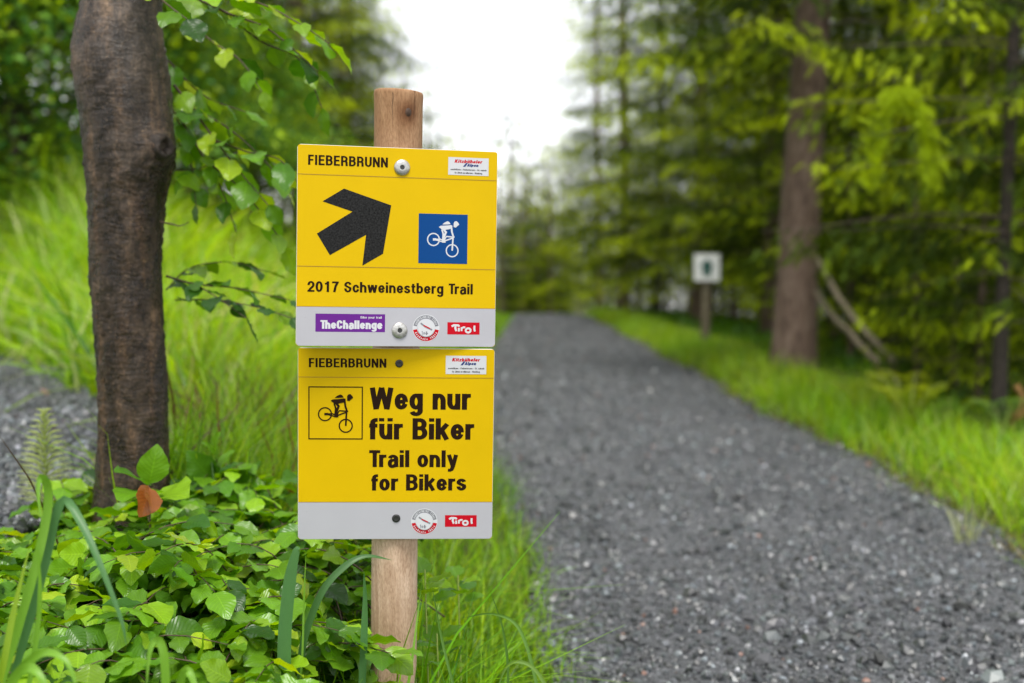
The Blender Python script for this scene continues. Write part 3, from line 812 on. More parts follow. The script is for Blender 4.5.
# ------------------------------------------------------------------ beech at the left: trunk, twigs, leaves
YT = 2.36
prof = [(-60, 84, 166), (-25, 84, 163), (0, 83, 160), (15, 79, 160), (30, 75, 162), (48, 72.5, 165), (65, 72, 168), (82, 74, 171), (100, 78, 173), (118, 81, 175), (135, 82.5, 176),
        (152, 84, 177), (170, 85, 176), (185, 86, 171), (205, 87, 166.5), (230, 87.5, 165), (260, 87.5, 163), (290, 88.5, 163), (320, 91, 164), (345, 93, 166), (370, 95, 167.5),
        (400, 97, 168.5), (430, 97, 169), (460, 96, 170), (485, 95, 171), (510, 92, 173), (540, 85, 180), (575, 76, 190)]
prof = np.array(prof)
yy = np.linspace(-60, 575, 150)
xl = np.interp(yy, prof[:, 0], prof[:, 1]); xr = np.interp(yy, prof[:, 0], prof[:, 2])
ker = np.exp(-.5 * (np.arange(-6, 7) / 2.2) ** 2); ker /= ker.sum()
sm = lambda a: np.convolve(np.pad(a, 6, mode='edge'), ker, 'valid')
xl, xr = sm(xl), sm(xr)
cen = np.array([at((a + b_) / 2, y_, YT) for a, b_, y_ in zip(xl, xr, yy)])
rad = (xr - xl) / 2 * YT / FPX * .95
top = cen[0]; up_pts = np.array([top + np.array([-.02 * k, .02 * k, .17 * k]) for k in range(12, 0, -1)])
cen = np.concatenate([up_pts, cen]); rad = np.concatenate([np.linspace(.05, rad[0] * .97, 12), rad])
order = np.argsort(cen[:, 2]); cen, rad = cen[order], rad[order]
SEG = 64
th = np.linspace(0, 2 * np.pi, SEG, endpoint=False)
TH, ZZ = np.meshgrid(th, cen[:, 2])
lump = .025 * np.sin(2 * TH + ZZ * 5) + .018 * np.sin(3 * TH - 9 * ZZ + 1) + .008 * np.sin(7 * TH + 31 * ZZ) + .008 * np.sin(5 * TH - 47 * ZZ)
RR = rad[:, None] * (1 + lump)
kz = at(165, 152, YT)[2]
# branch collar and knot on the right, facing the camera
dth = np.angle(np.exp(1j * (TH - R(-28))))
RR += .013 * np.exp(-(dth / .5) ** 2 - ((ZZ - kz) / .032) ** 2) - .009 * np.exp(-(dth / .12) ** 2 - ((ZZ - kz) / .010) ** 2)
RR += .003 * np.sin(ZZ * 480 + 2 * np.sin(TH * 3)) * np.exp(-(dth / .6) ** 2 - ((ZZ - kz) / .05) ** 2)
RR += .0012 * rng.normal(size=RR.shape)
V = np.stack([cen[:, 0][:, None] + RR * np.cos(TH), cen[:, 1][:, None] + RR * np.sin(TH), ZZ + 0 * TH], -1).reshape(-1, 3)
i = np.arange(len(cen) - 1)[:, None] * SEG; j = np.arange(SEG)[None]; k = (j + 1) % SEG
Fq = np.stack([i + j, i + k, i + SEG + k, i + SEG + j], -1).reshape(-1, 4)
beech = empty('beech_tree', (float(cen[0, 0]), YT, float(ground(cen[0, 0], YT))))
off = np.array(beech.location)
tag(beech, 'beech with a wet bare grey-brown trunk and a knot, in front of the bank', 'tree')
btk = link('trunk', mesh_np('trunk', V - off, Fq), beech, [M['beech_bark']])
# the dark knot: a lumpy stub with a sunken rotten centre
kc = np.array([np.interp(kz, cen[:, 2], cen[:, 0]), np.interp(kz, cen[:, 2], cen[:, 1]), kz])
kr = float(np.interp(kz, cen[:, 2], rad)); ka_ = R(-34); kd = np.array([math.cos(ka_), math.sin(ka_), 0.05]); ks = np.array([-math.sin(ka_), math.cos(ka_), 0])
KV, KF = [], []
kprof = [(1.25, -.014), (1.05, .004), (.86, .014), (.66, .017), (.45, .012), (.2, .003), (.02, .0)]
for q, (rr, hh) in enumerate(kprof):
    for e_ in range(24):
        a_ = e_ * 6.2832 / 24; r2 = .023 * rr * (1 + .1 * math.sin(3 * a_ + q) + .07 * math.sin(5 * a_ + 2 * q) + rng.normal(0, .03))
        KV.append(kc + kd * (kr + hh + rng.normal(0, .0007)) + ks * r2 * math.cos(a_) + np.array([0, 0, 1.0]) * r2 * 1.05 * math.sin(a_))
for q in range(len(kprof) - 1):
    for e_ in range(24): KF.append([q * 24 + e_, q * 24 + (e_ + 1) % 24, (q + 1) * 24 + (e_ + 1) % 24, (q + 1) * 24 + e_])
M['knot_bark'] = bark_mat('knot_bark', (.008, .005, .004), (.03, .02, .014), (.09, .06, .042), (90, 90, 90), .6, bump=.004)
link('knot', mesh_np('knot', np.array(KV) - off, np.array(KF)), btk, [M['knot_bark']])

def leaf_template(nu=6, nv=11, fold=.16, droop=.18, wave=.035):
    """beech leaf of unit length along +y with a slightly wavy margin and raised pleats"""
    t = np.linspace(0, 1, nv + 1); V, UV = [], []
    wd = .01 + .37 * np.clip(np.sin(np.pi * t ** .86), 0, 1) ** .8 * (1 - .12 * t)
    for a, tt in enumerate(t):
        for b_ in np.linspace(-1, 1, nu + 1):
            x = b_ * wd[a] * (1 + .03 * math.sin(tt * 34 + (2 if b_ > 0 else 0)) * b_ * b_)
            z = fold * abs(x) - droop * (tt - .3) ** 2 + wave * math.sin(tt * 17 + (1.5 if b_ > 0 else 0)) * b_ * b_ + .010 * math.sin(tt * 55 - 24 * abs(x))
            V.append((x, tt, z)); UV.append(((b_ + 1) / 2, tt))
    i = np.arange(nv)[:, None] * (nu + 1) + np.arange(nu)[None]
    F = np.stack([i, i + 1, i + nu + 2, i + nu + 1], -1).reshape(-1, 4)
    return np.array(V), F, np.array(UV)
LT = [leaf_template(fold=a, droop=b_, wave=c) for a, b_, c in ((.1, .25, .025), (.3, .15, .035), (-.12, .4, .03), (.2, -.15, .04))]
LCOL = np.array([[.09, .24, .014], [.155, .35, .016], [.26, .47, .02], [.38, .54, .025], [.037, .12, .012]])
def leaves(P, D, U, size, cols, kinds=None):
    k = rng.integers(0, len(LT), len(P)); out = []
    Rm = frames(D, U)
    for j, (tv, tf, tuv) in enumerate(LT):
        s = k == j
        if s.any():
            sc = np.stack([size[s] * rng.uniform(.85, 1.2, s.sum()), size[s], size[s]], -1)
            out.append(scatter(tv, tf, P[s], Rm[s], sc, cols[s], tuv))
    return cat(out)
def twig_leaves(path, step, size, cols_w, g=rng, flat=.35, spread=.9, hang=.25):
    """alternate leaves along a twig"""
    L = np.linalg.norm(np.diff(path, axis=0), axis=1).sum()
    n_ = max(3, int(L / step)); t = np.linspace(.08, 1, n_)
    i = np.clip((t * (len(path) - 1)).astype(int), 0, len(path) - 2); fr = t * (len(path) - 1) - i
    P = path[i] * (1 - fr)[:, None] + path[i + 1] * fr[:, None]
    T = path[i + 1] - path[i]; T = T / (np.linalg.norm(T, axis=1, keepdims=True) + 1e-9)
    side = np.cross(T, np.array([0, 0, 1.0])); side /= np.linalg.norm(side, axis=1, keepdims=True) + 1e-9
    sg = np.where(np.arange(n_) % 2 == 0, 1, -1)[:, None] * np.where(np.arange(n_) == n_ - 1, .1, 1)[:, None]
    D = T * (1 - .35 * spread) + side * sg * spread + g.normal(0, .18, (n_, 3)); D[:, 2] -= hang * g.uniform(0, 2, n_)
    U = np.array([0, 0, 1.0]) + g.normal(0, flat, (n_, 3))
    c = LCOL[g.choice(5, n_, p=cols_w)] * g.uniform(.72, 1.22, (n_, 1))
    return P, D, U, size * g.uniform(.65, 1.15, n_), c

tw, LP = [], []
def twig(pts, r0, step=.027, size=.058, cw=(.18, .32, .32, .14, .04), hang=.3, nl=1):
    path = spline([at(*p) for p in pts], 14)
    tw.append(tube(path, np.linspace(r0, .0009, 14), 6, .05, False))
    LP.append(twig_leaves(path, step, size, cw, hang=hang))
# twigs hanging into the photo from the crown above, right of the trunk
twig([(160, -60, 2.4), (185, -12, 2.35), (225, 12, 2.3), (270, 30, 2.28), (318, 72, 2.26)], .0035)
twig([(225, 12, 2.3), (262, 42, 2.32), (300, 60, 2.34), (322, 108, 2.36)], .002)
twig([(175, -30, 2.5), (200, 30, 2.46), (240, 60, 2.42), (262, 92, 2.4)], .0025, step=.035)
twig([(150, -10, 2.25), (168, 5, 2.22), (188, 20, 2.2)], .002, cw=(.1, .2, .3, .35, .05))
twig([(174, 85, 2.42), (192, 108, 2.42), (215, 140, 2.4), (240, 172, 2.38), (268, 205, 2.36)], .003)
twig([(176, 112, 2.42), (205, 160, 2.42), (222, 190, 2.42), (236, 232, 2.4)], .0024, cw=(.2, .3, .3, .15, .05))
twig([(192, 108, 2.42), (228, 128, 2.44), (262, 158, 2.44), (288, 190, 2.46)], .002)
twig([(172, 170, 2.44), (200, 168, 2.46), (238, 152, 2.5)], .002, step=.03)
twig([(166, 276, 2.44), (195, 284, 2.44), (235, 288, 2.42), (290, 300, 2.4)], .0026, cw=(.3, .1, .05, .02, .53), size=.05)
twig([(195, 284, 2.44), (215, 296, 2.4), (246, 318, 2.38)], .0016, cw=(.3, .1, .05, .02, .53), size=.05)
twig([(166, 290, 2.5), (190, 268, 2.5), (230, 262, 2.52), (268, 272, 2.52)], .0016, cw=(.3, .2, .1, .02, .38), size=.05)
twig([(168, 60, 2.5), (190, 84, 2.5), (212, 100, 2.5), (246, 112, 2.52)], .002)
twig([(172, 108, 2.46), (186, 140, 2.46), (192, 170, 2.46), (196, 205, 2.44)], .002, cw=(.2, .3, .3, .15, .05))
twig([(215, 140, 2.4), (248, 152, 2.38), (280, 160, 2.36), (300, 186, 2.36)], .0018, cw=(.2, .3, .3, .15, .05))
twig([(205, 160, 2.42), (238, 186, 2.4), (262, 214, 2.4), (285, 246, 2.4)], .0018)
twig([(170, -40, 2.3), (215, -8, 2.28), (262, 4, 2.26), (300, 24, 2.25), (330, 44, 2.25)], .0024, cw=(.2, .3, .3, .15, .05))
twig([(175, 300, 2.44), (210, 300, 2.42), (252, 306, 2.4), (292, 318, 2.38)], .0016, cw=(.3, .15, .1, .02, .43), size=.05)
# crown above the frame
g = np.random.default_rng(5)
for k in range(16):
    z = g.uniform(2.4, 4.2); az = g.uniform(0, 6.28); L = g.uniform(.5, 1.3)
    s0 = np.array([cen[-1, 0], YT + .2, 0]) * 1.0; s0[2] = min(z, cen[-1, 2])
    s0[:2] = [np.interp(s0[2], cen[:, 2], cen[:, 0]), np.interp(s0[2], cen[:, 2], cen[:, 1])]
    e = s0 + np.array([L * math.cos(az), L * math.sin(az), z - s0[2] + g.uniform(.1, .5)])
    path = spline([s0, (s0 + e) / 2 + [0, 0, .1], e], 12)
    tw.append(tube(path, np.linspace(.012, .0015, 12), 6, .03, False))
    LP.append(twig_leaves(path, .03, .06, (.3, .3, .2, .1, .1), g))
# a short dead stub on the right side of the trunk
tw.append(tube(spline([at(160, 222, 2.34), at(172, 224, 2.33), at(180, 226, 2.33), at(189, 222, 2.33)], 8), np.linspace(.002, .0007, 8), 5, .1, False))
for t in tw: t['v'] = t['v'] - off
p = leaves(*[np.concatenate([q[i] for q in LP]) for i in range(5)])
p['v'] -= off
with_twigs('foliage', p, tw, [M['leaf'], M['twig']], beech)

# ------------------------------------------------------------------ beech undergrowth in the foreground
g = np.random.default_rng(31)
def top_z(x, y):
    """upper surface of the leafy cover"""
    return np.interp(y, [1.2, 1.5, 1.9, 2.3, 2.6], [.26, .345, .40, .455, .46]) + .045 * wob(x, y, 3.1) + np.interp(-x, [-.1, .1, .25, .45, .6, .9, 2], [-.22, -.12, -.05, 0, 0, -.035, -.04])
LP, tw = [], []
n_b = 1050
for k in range(n_b):
    y = g.uniform(1.25, 2.5); x = g.uniform(-1.15, .03)
    if x < -.86 and y > 2.1: continue
    if x > -.22 and y > 1.75: continue
    if x > -.22 and g.random() < .6: continue
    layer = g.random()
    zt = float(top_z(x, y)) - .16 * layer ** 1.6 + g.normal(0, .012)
    gz = float(ground(x, y))
    zt = max(zt, gz + .05)
    az = g.uniform(0, 6.28) if g.random() < .4 else g.normal(-1.57, .8)
    L = g.uniform(.1, .22)
    d = np.array([math.cos(az), math.sin(az), 0])
    a = np.array([x, y, zt - .05]) - d * L * .6
    path = spline([a + [0, 0, -.03], a + d * L * .4 + [0, 0, .03], a + d * L * .8 + [0, 0, .055], a + d * L * 1.2 + [0, 0, .05]], 9)
    tw.append(tube(path, np.linspace(.0016, .0006, 9), 4, 0, False))
    if k % 4 == 0:
        tw.append(tube(spline([np.array([a[0] + g.normal(0, .04), a[1] + .05, gz - .02]), (a + [0, .03, gz - .02]) * [1, 1, .5], a + [0, 0, -.03]], 7), np.linspace(.003, .0016, 7), 5, .05, False))
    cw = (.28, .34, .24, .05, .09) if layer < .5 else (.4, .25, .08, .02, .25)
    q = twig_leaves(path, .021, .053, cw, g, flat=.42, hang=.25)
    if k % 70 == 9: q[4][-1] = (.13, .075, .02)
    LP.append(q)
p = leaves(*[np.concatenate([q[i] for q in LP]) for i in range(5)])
under = empty('beech_thicket', (-.5, 1.85, float(ground(-.5, 1.85))))
offu = np.array(under.location)
p['v'] -= offu
for t in tw: t['v'] = t['v'] - offu
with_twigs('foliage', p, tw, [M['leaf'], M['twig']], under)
tag(under, 'low mass of fresh green beech leaves filling the bottom left around the post', 'undergrowth', kind='stuff')

# seedlings standing up out of it
def seedling(pts, leafpts, label, size=.075, dead=None, group='beech seedlings beside the trunk'):
    r_ = empty('beech_seedling', tuple(at(*pts[0])))
    o_ = np.array(r_.location)
    path = spline([at(*p) for p in pts], 10)
    t = tube(path - o_, np.linspace(.002, .001, 10), 6, 0, False)
    tubes_mesh('stem', [t], M['twig'], r_)
    P = np.array([at(*a[0]) for a in leafpts]) - o_
    D = np.array([at(*a[1]) for a in leafpts]) - o_ - P
    sz = np.linalg.norm(D, axis=1)
    U = np.array([a[2] for a in leafpts], float)
    build('foliage', leaves(P, D, U, sz, LCOL[[a[3] for a in leafpts]] * 1.0), r_, [M['leaf']])
    if dead:
        P = np.array([at(*a[0]) for a in dead]) - o_; D = np.array([at(*a[1]) for a in dead]) - o_ - P
        sz = np.linalg.norm(D, axis=1)
        c = np.tile(np.array([[.36, .13, .035]]), (len(dead), 1))
        build('dead_leaf', leaves(P, D, np.array([[1, -.6, .1]] * len(dead)), sz, c), r_, [M['leaf']])
    return tag(r_, label, 'seedling', group)
seedling([(150, 560, 2.12), (150, 520, 2.13), (149, 490, 2.14), (147, 480, 2.14)],
         [((147, 484, 2.14), (118, 466, 2.08), (0, -.5, 1), 0), ((149, 484, 2.14), (158, 446, 2.13), (.5, -.9, .5), 1), ((150, 492, 2.13), (122, 492, 2.02), (0, -.4, 1), 1),
          ((150, 500, 2.13), (185, 492, 2.05), (0, -.4, 1), 2)],
         'beech seedling with two big raised leaves and a rusty dead leaf against the trunk base',
         dead=[((149, 486, 2.04), (143, 516, 2.0)), ((149, 488, 2.03), (154, 512, 2.0))])
lf = []
g2 = np.random.default_rng(8)
for (a, b_) in (((212, 480), (188, 452)), ((216, 470), (232, 448)), ((220, 462), (205, 440)), ((222, 478), (248, 462)), ((210, 490), (180, 486)), ((225, 492), (256, 486)), ((216, 456), (218, 432)), ((200, 500), (176, 510)), ((230, 505), (262, 508))):
    lf.append(((a[0], a[1], 2.4), (b_[0], b_[1], 2.33 + .1 * g2.random()), (g2.normal(0, .4), -.6, .9), int(g2.integers(0, 4))))
seedling([(215, 560, 2.42), (214, 520, 2.42), (216, 480, 2.4), (217, 455, 2.4)], lf, 'tallest beech seedling, rising out of the leaves right of the trunk')

# ------------------------------------------------------------------ broad grass blades in the foreground
def ribbon(pts, wd, n_=26, fold=.25):
    """pts: (px,py,Y); returns arrays for a broad blade with a keel, facing the camera"""
    c = spline([at(*p) for p in pts], n_)
    t = np.gradient(c, axis=0); t /= np.linalg.norm(t, axis=1, keepdims=True)
    view = c - CAM; view /= np.linalg.norm(view, axis=1, keepdims=True)
    ang = np.linspace(-.5, .7, n_)[:, None]
    s = np.cross(t, view); s /= np.linalg.norm(s, axis=1, keepdims=True) + 1e-9
    nn = np.cross(s, t); s = s * np.cos(ang) + nn * np.sin(ang); nn = np.cross(s, t)
    u = np.linspace(0, 1, n_)
    w_ = wd * np.interp(u, [0, .15, .6, .9, 1], [.55, 1, .9, .4, .03])[:, None] / 2
    v = np.stack([c - s * w_, c - s * w_ * .5 + nn * w_ * fold * .6, c + nn * w_ * fold, c + s * w_ * .5 + nn * w_ * fold * .6, c + s * w_], 1).reshape(-1, 3)
    i = np.arange(n_ - 1)[:, None] * 5 + np.arange(4)[None]
    f = np.stack([i, i + 1, i + 6, i + 5], -1).reshape(-1, 4)
    uv = np.stack([np.tile(np.linspace(0, 1, 5), n_), np.repeat(u, 5)], -1)
    return v, f, uv
m, n, b = mat('broad_grass')
a = nd(n, 'ShaderNodeVertexColor', layer_name='tint')
tc = n.nodes.new('ShaderNodeTexCoord'); mp = n.nodes.new('ShaderNodeMapping'); mp.inputs['Scale'].default_value = (9, .6, 1)
n.links.new(tc.outputs['UV'], mp.inputs[0])
wv = nd(n, 'ShaderNodeTexWave', wave_type='BANDS', bands_direction='X', Scale=1.0, Distortion=.6); n.links.new(mp.outputs[0], wv.inputs['Vector'])
r = ramp(n, [(0, (.82, .85, .8)), (1, (1.15, 1.12, 1.1))]); n.links.new(wv.outputs['Fac'], r.inputs[0])
mx = nd(n, 'ShaderNodeMix', data_type='RGBA', blend_type='MULTIPLY'); mx.inputs[0].default_value = 1
n.links.new(a.outputs['Color'], mx.inputs[6]); n.links.new(r.outputs[0], mx.inputs[7])
n.links.new(mx.outputs[2], b.inputs['Base Color']); b.inputs['Roughness'].default_value = .42
tr = n.nodes.new('ShaderNodeBsdfTranslucent'); n.links.new(mx.outputs[2], tr.inputs[0])
ms = n.nodes.new('ShaderNodeMixShader'); ms.inputs[0].default_value = .35
n.links.new(b.outputs[0], ms.inputs[1]); n.links.new(tr.outputs[0], ms.inputs[2]); n.links.new(ms.outputs[0], n.nodes['Material Output'].inputs['Surface'])
M['broad_grass'] = m
def broad_tuft(blades, label, group='broad grass tufts in the foreground'):
    b0 = at(*blades[0][0][0]); r_ = empty('grass_tuft', (b0[0], b0[1], float(ground(b0[0], b0[1]))))
    o_ = np.array(r_.location)
    for pts, wd, col in blades:
        v, f, uv = ribbon(pts, wd)
        c = np.tile(np.array(col), (len(v), 1))
        link('blade', mesh_np('blade', v - o_, f, c, uv), r_, [M['broad_grass']])
    return tag(r_, label, 'grass tuft', group)
g1 = (.19, .4, .03); g3 = (.085, .22, .065); g4 = (.24, .38, .015)
broad_tuft([([(-12, 730, 1.42), (8, 660, 1.43), (32, 580, 1.44), (46, 520, 1.45), (48, 488, 1.45), (41, 477, 1.44), (38, 492, 1.43), (42, 525, 1.42)], .0105, g1),
            ([(-6, 740, 1.44), (24, 640, 1.45), (46, 560, 1.46), (56, 515, 1.46), (66, 500, 1.46), (84, 528, 1.44), (104, 574, 1.42), (122, 622, 1.41), (126, 646, 1.41)], .0105, g3),
            ([(-14, 730, 1.40), (2, 670, 1.40), (14, 610, 1.41), (30, 545, 1.42)], .008, g4),
            ([(20, 740, 1.43), (36, 640, 1.44), (40, 590, 1.44), (37, 540, 1.44)], .006, g1)],
           'tall broad grass at the far left, one blade folded over and one arching down')
broad_tuft([([(-10, 720, 1.34), (6, 690, 1.34), (28, 662, 1.34), (48, 652, 1.33), (68, 664, 1.32), (80, 700, 1.31)], .010, g1),
            ([(0, 730, 1.32), (6, 700, 1.32), (16, 676, 1.32), (32, 668, 1.31), (46, 688, 1.30), (50, 720, 1.3)], .011, g1)],
           'two low grass blades looping over in the bottom left corner')
broad_tuft([([(168, 730, 1.4), (166, 690, 1.4), (164, 655, 1.4), (158, 640, 1.4), (150, 650, 1.39), (146, 690, 1.38)], .010, g1),
            ([(172, 740, 1.39), (176, 700, 1.39), (186, 670, 1.38), (196, 690, 1.37), (202, 730, 1.36)], .009, g1)],
           'short curled grass blades at the bottom edge, left of centre in the leaves')
broad_tuft([([(284, 730, 1.66), (284, 680, 1.66), (285, 630, 1.66), (290, 580, 1.66), (296, 552, 1.66), (300, 548, 1.66)], .0185, g3),
            ([(296, 730, 1.68), (302, 660, 1.69), (304, 600, 1.7), (306, 552, 1.7)], .003, g1),
            ([(298, 690, 1.7), (304, 640, 1.7), (322, 592, 1.7), (345, 566, 1.71), (366, 556, 1.72), (392, 560, 1.73)], .010, (.06, .16, .04))],
           'upright broad grass blade with a thin stalk just left of the post')
broad_tuft([([(362, 740, 1.74), (362, 690, 1.74), (364, 640, 1.74), (365, 600, 1.74), (364, 572, 1.74)], .0105, g3)],
           'single narrow grass blade standing against the left side of the post')
broad_tuft([([(545, 740, 1.75), (538, 690, 1.75), (520, 630, 1.76), (494, 614, 1.77), (462, 618, 1.78)], .005, (.13, .27, .04)),
            ([(560, 720, 1.7), (540, 676, 1.7), (522, 662, 1.7), (506, 668, 1.7), (494, 700, 1.7)], .005, (.17, .3, .05)),
            ([(500, 740, 1.8), (508, 680, 1.8), (503, 630, 1.8), (490, 590, 1.8)], .004, (.1, .22, .03)),
            ([(470, 740, 1.75), (452, 680, 1.75), (440, 630, 1.76), (432, 585, 1.76)], .004, (.1, .22, .03))],
           'thin arching grass stalks right of the post leaning over the path edge')

M['horsetail'] = plain('horsetail_green', (.42, .5, .13), .5)
# small round-leaved plant right of the post
def rosette(px, py, Y, n_, size, label):
    c = at(px, py, Y); r_ = empty('leafy_plant', tuple(c)); P, D, U = [], [], []
    for k in range(n_):
        a_ = k * 2.4; P.append([0.01 * math.cos(a_), .01 * math.sin(a_), .006 * k]); D.append([math.cos(a_), math.sin(a_), .35]); U.append([0, -.3, 1])
    build('foliage', leaves(np.array(P), np.array(D, float), np.array(U, float), np.full(n_, size) * rng.uniform(.7, 1.1, n_), LCOL[rng.integers(0, 3, n_)]), r_, [M['leaf']])
    gz = float(ground(c[0], c[1])) - c[2]
    tubes_mesh('stem', [tube(np.array([[0, 0, gz - .02], [.005, 0, gz / 2], [0, 0, .01 * n_ * .6]]), .0012, 5, 0, False)], M['horsetail'], r_)
    return tag(r_, label, 'plant', 'small leafy plants at the foot of the post')
rosette(437, 668, 1.95, 9, .045, 'small leafy plant low against the right side of the post')
rosette(425, 600, 1.98, 8, .05, 'leafy shoot behind the right side of the post, under the sign')
rosette(458, 600, 2.1, 7, .045, 'leafy shoot in the grass under the right corner of the lower plate')

# ------------------------------------------------------------------ horsetail, ferns, stalks
def horsetail(px, y0, y1, Y, label):
    a = at(px, y0, Y); H_ = at(px, y1, Y)[2] - a[2]
    r_ = empty('horsetail', tuple(a))
    ts = [tube(np.array([[0, 0, -.15], [0, 0, H_ * .5], [.002, 0, H_]]), [.0014, .0012, .0006], 5, 0, False)]
    for k in range(17):
        z = H_ * (.06 + .053 * k); L = .046 * math.sin(math.pi * min(.95, .38 + .62 * (k / 17))) + .008
        for q in range(9):
            az = q * .698 + k; d = np.array([math.cos(az), math.sin(az), 0])
            ts.append(tube(np.array([[0, 0, z], d * L * .5 + [0, 0, z + .016], d * L + [0, 0, z + .018]]), [.0014, .0012, .0006], 3, 0, False))
    tubes_mesh('stem', ts, M['horsetail'], r_)
    return tag(r_, label, 'horsetail')
horsetail(46, 512, 408, 2.55, 'pale green feathery horsetail standing before the side gravel at the left')

def fern(px, py, Y, n_, L, col, label, name='fern'):
    c = at(px, py, Y); c[2] = ground(c[0], c[1]); r_ = empty(name, tuple(c))
    P, D, U, Sz = [], [], [], []; ts = []
    for k in range(n_):
        az = k * 6.283 / n_ + rng.normal(0, .3); l = L * rng.uniform(.75, 1.15); d = np.array([math.cos(az), math.sin(az), 0])
        path = spline([np.zeros(3), d * l * .16 + [0, 0, l * .5], d * l * .42 + [0, 0, l * .92], d * l * .78 + [0, 0, l * 1.05]], 16)
        ts.append(tube(path, np.linspace(.0022, .0008, 16), 4, 0, False))
        sd_ = np.array([-d[1], d[0], 0])
        for q in range(3, 16):
            for s in (-1, 1):
                P.append(path[q]); D.append(sd_ * s + (path[min(15, q + 1)] - path[q - 1]) * 3); U.append([0, 0, 1.0]); Sz.append(l * .3 * math.sin(math.pi * (q + 1) / 18) + .01)
    P, D, U, Sz = np.array(P), np.array(D), np.array(U), np.array(Sz)
    tv = np.array([[0, 0, 0], [-.2, .35, 0], [0, 1, -.1], [.2, .35, 0]]); tf = np.array([[0, 1, 2, 3]])
    tubes_mesh('stem', ts, M['horsetail'], r_)
    build('fronds', scatter(tv, tf, P, frames(D, U), Sz, np.array(col) * rng.uniform(.8, 1.2, (len(P), 1))), r_, [M['grass']])
    return tag(r_, label, 'fern', 'ferns on the right verge')
fern(908, 448, 6.3, 12, .28, (.38, .46, .02), 'yellow-green fern on the right verge below the leaning dead branches')
fern(862, 430, 6.9, 7, .22, (.36, .45, .02), 'smaller yellowish fern left of the bigger fern on the right verge')
fern(950, 470, 6.2, 6, .18, (.16, .32, .04), 'green fern low in the verge grass on the right')
fern(1000, 480, 6.0, 7, .2, (.13, .28, .04), 'darker green fern at the right edge of the photo')

def stalks(px, py, Y, n_, H_, spread, col, label, name, wd=.0035, bend=(.1, .7)):
    c = at(px, py, Y); c[2] = ground(c[0], c[1]); r_ = empty(name, tuple(c))
    p = grass(rng.normal(0, .02, (n_, 3)) * [1, 1, 0], H_ * rng.uniform(.6, 1.1, n_), np.full(n_, wd), np.array(col) * rng.uniform(.8, 1.2, (n_, 1)), bend, spread)
    build('blade', p, r_, [M['grass']])
    return tag(r_, label, 'grass tuft')
stalks(966, 556, 3.95, 26, .19, .22, (.38, .42, .2), 'pale dry grass tuft growing at the right edge of the gravel', 'dry_grass_tuft')
M['rust'] = plain('dead_stalk_orange', (.36, .19, .06), .7, noise=.3)
c = at(1016, 432, 6.4); c[2] = ground(c[0], c[1])
r_ = empty('dead_stalk', tuple(c))
tubes_mesh('stem', [tube(spline([at(1014, 440, 6.4) - c, at(1012, 420, 6.4) - c, at(1020, 408, 6.4) - c, at(1022, 396, 6.4) - c, at(1016, 386, 6.4) - c], 14), np.linspace(.009, .016, 14), 7, .15),
                    tube(spline([at(1012, 420, 6.4) - c, at(1020, 417, 6.3) - c, at(1028, 407, 6.3) - c], 8), np.linspace(.01, .006, 8), 6, .15)], M['rust'], r_)
tag(r_, 'curled orange-brown dead stalk at the right edge of the photo', 'dead stalk')

# two dead branches leaning against the thick spruce
def dead_branch(pts, r0, r1, label):
    P = spline([at(*p) for p in pts], 22); P += rng.normal(0, .006, P.shape)
    o_ = P[-1].copy()
    o = tubes_mesh('fallen_branch', [tube(P - o_, np.linspace(r0, r1, 22), 9, .08)], M['dead_wood'])
    o.location = o_
    return tag(o, label, 'branch', 'dead branches leaning on the thick spruce')
dead_branch([(818, 258, 9.95), (840, 300, 9.6), (872, 338, 9.2), (892, 362, 8.9), (902, 390, 8.6), (901, 412, 8.5)], .02, .034, 'longer brown dead branch leaning on the spruce trunk, kinked near its foot')
dead_branch([(814, 290, 10.0), (835, 318, 9.8), (862, 346, 9.6), (879, 366, 9.45), (883, 390, 9.3), (883, 402, 9.2)], .02, .034, 'lower greenish dead branch leaning on the spruce trunk')
# ------------------------------------------------------------------ arched fresh shoot of the right-hand spruce
arc = spline([at(872, 190, 5.7), at(876, 140, 5.7), (at(886, 106, 5.7)), at(903, 96, 5.7), at(920, 110, 5.7), at(929, 140, 5.7), at(934, 178, 5.7)], 60)
sk = np.array(skirt.location)
pp_ = np.repeat(arc, 9, 0) + rng.normal(0, .024, (540, 3))
dd = np.repeat(np.gradient(arc, axis=0) / np.linalg.norm(np.gradient(arc, axis=0), axis=1, keepdims=True), 9, 0) + rng.normal(0, .5, (540, 3)); dd[:, 2] -= .2
c_ = np.array([.33, .45, .01]) * rng.uniform(.7, 1.2, (540, 1))
build('arched_shoot', scatter(SV, SF, pp_ - sk, frames(dd, rng.normal(0, 1, (540, 3))), rng.uniform(.2, .5, 540), c_), skirt, [M['needles']], smooth=False)

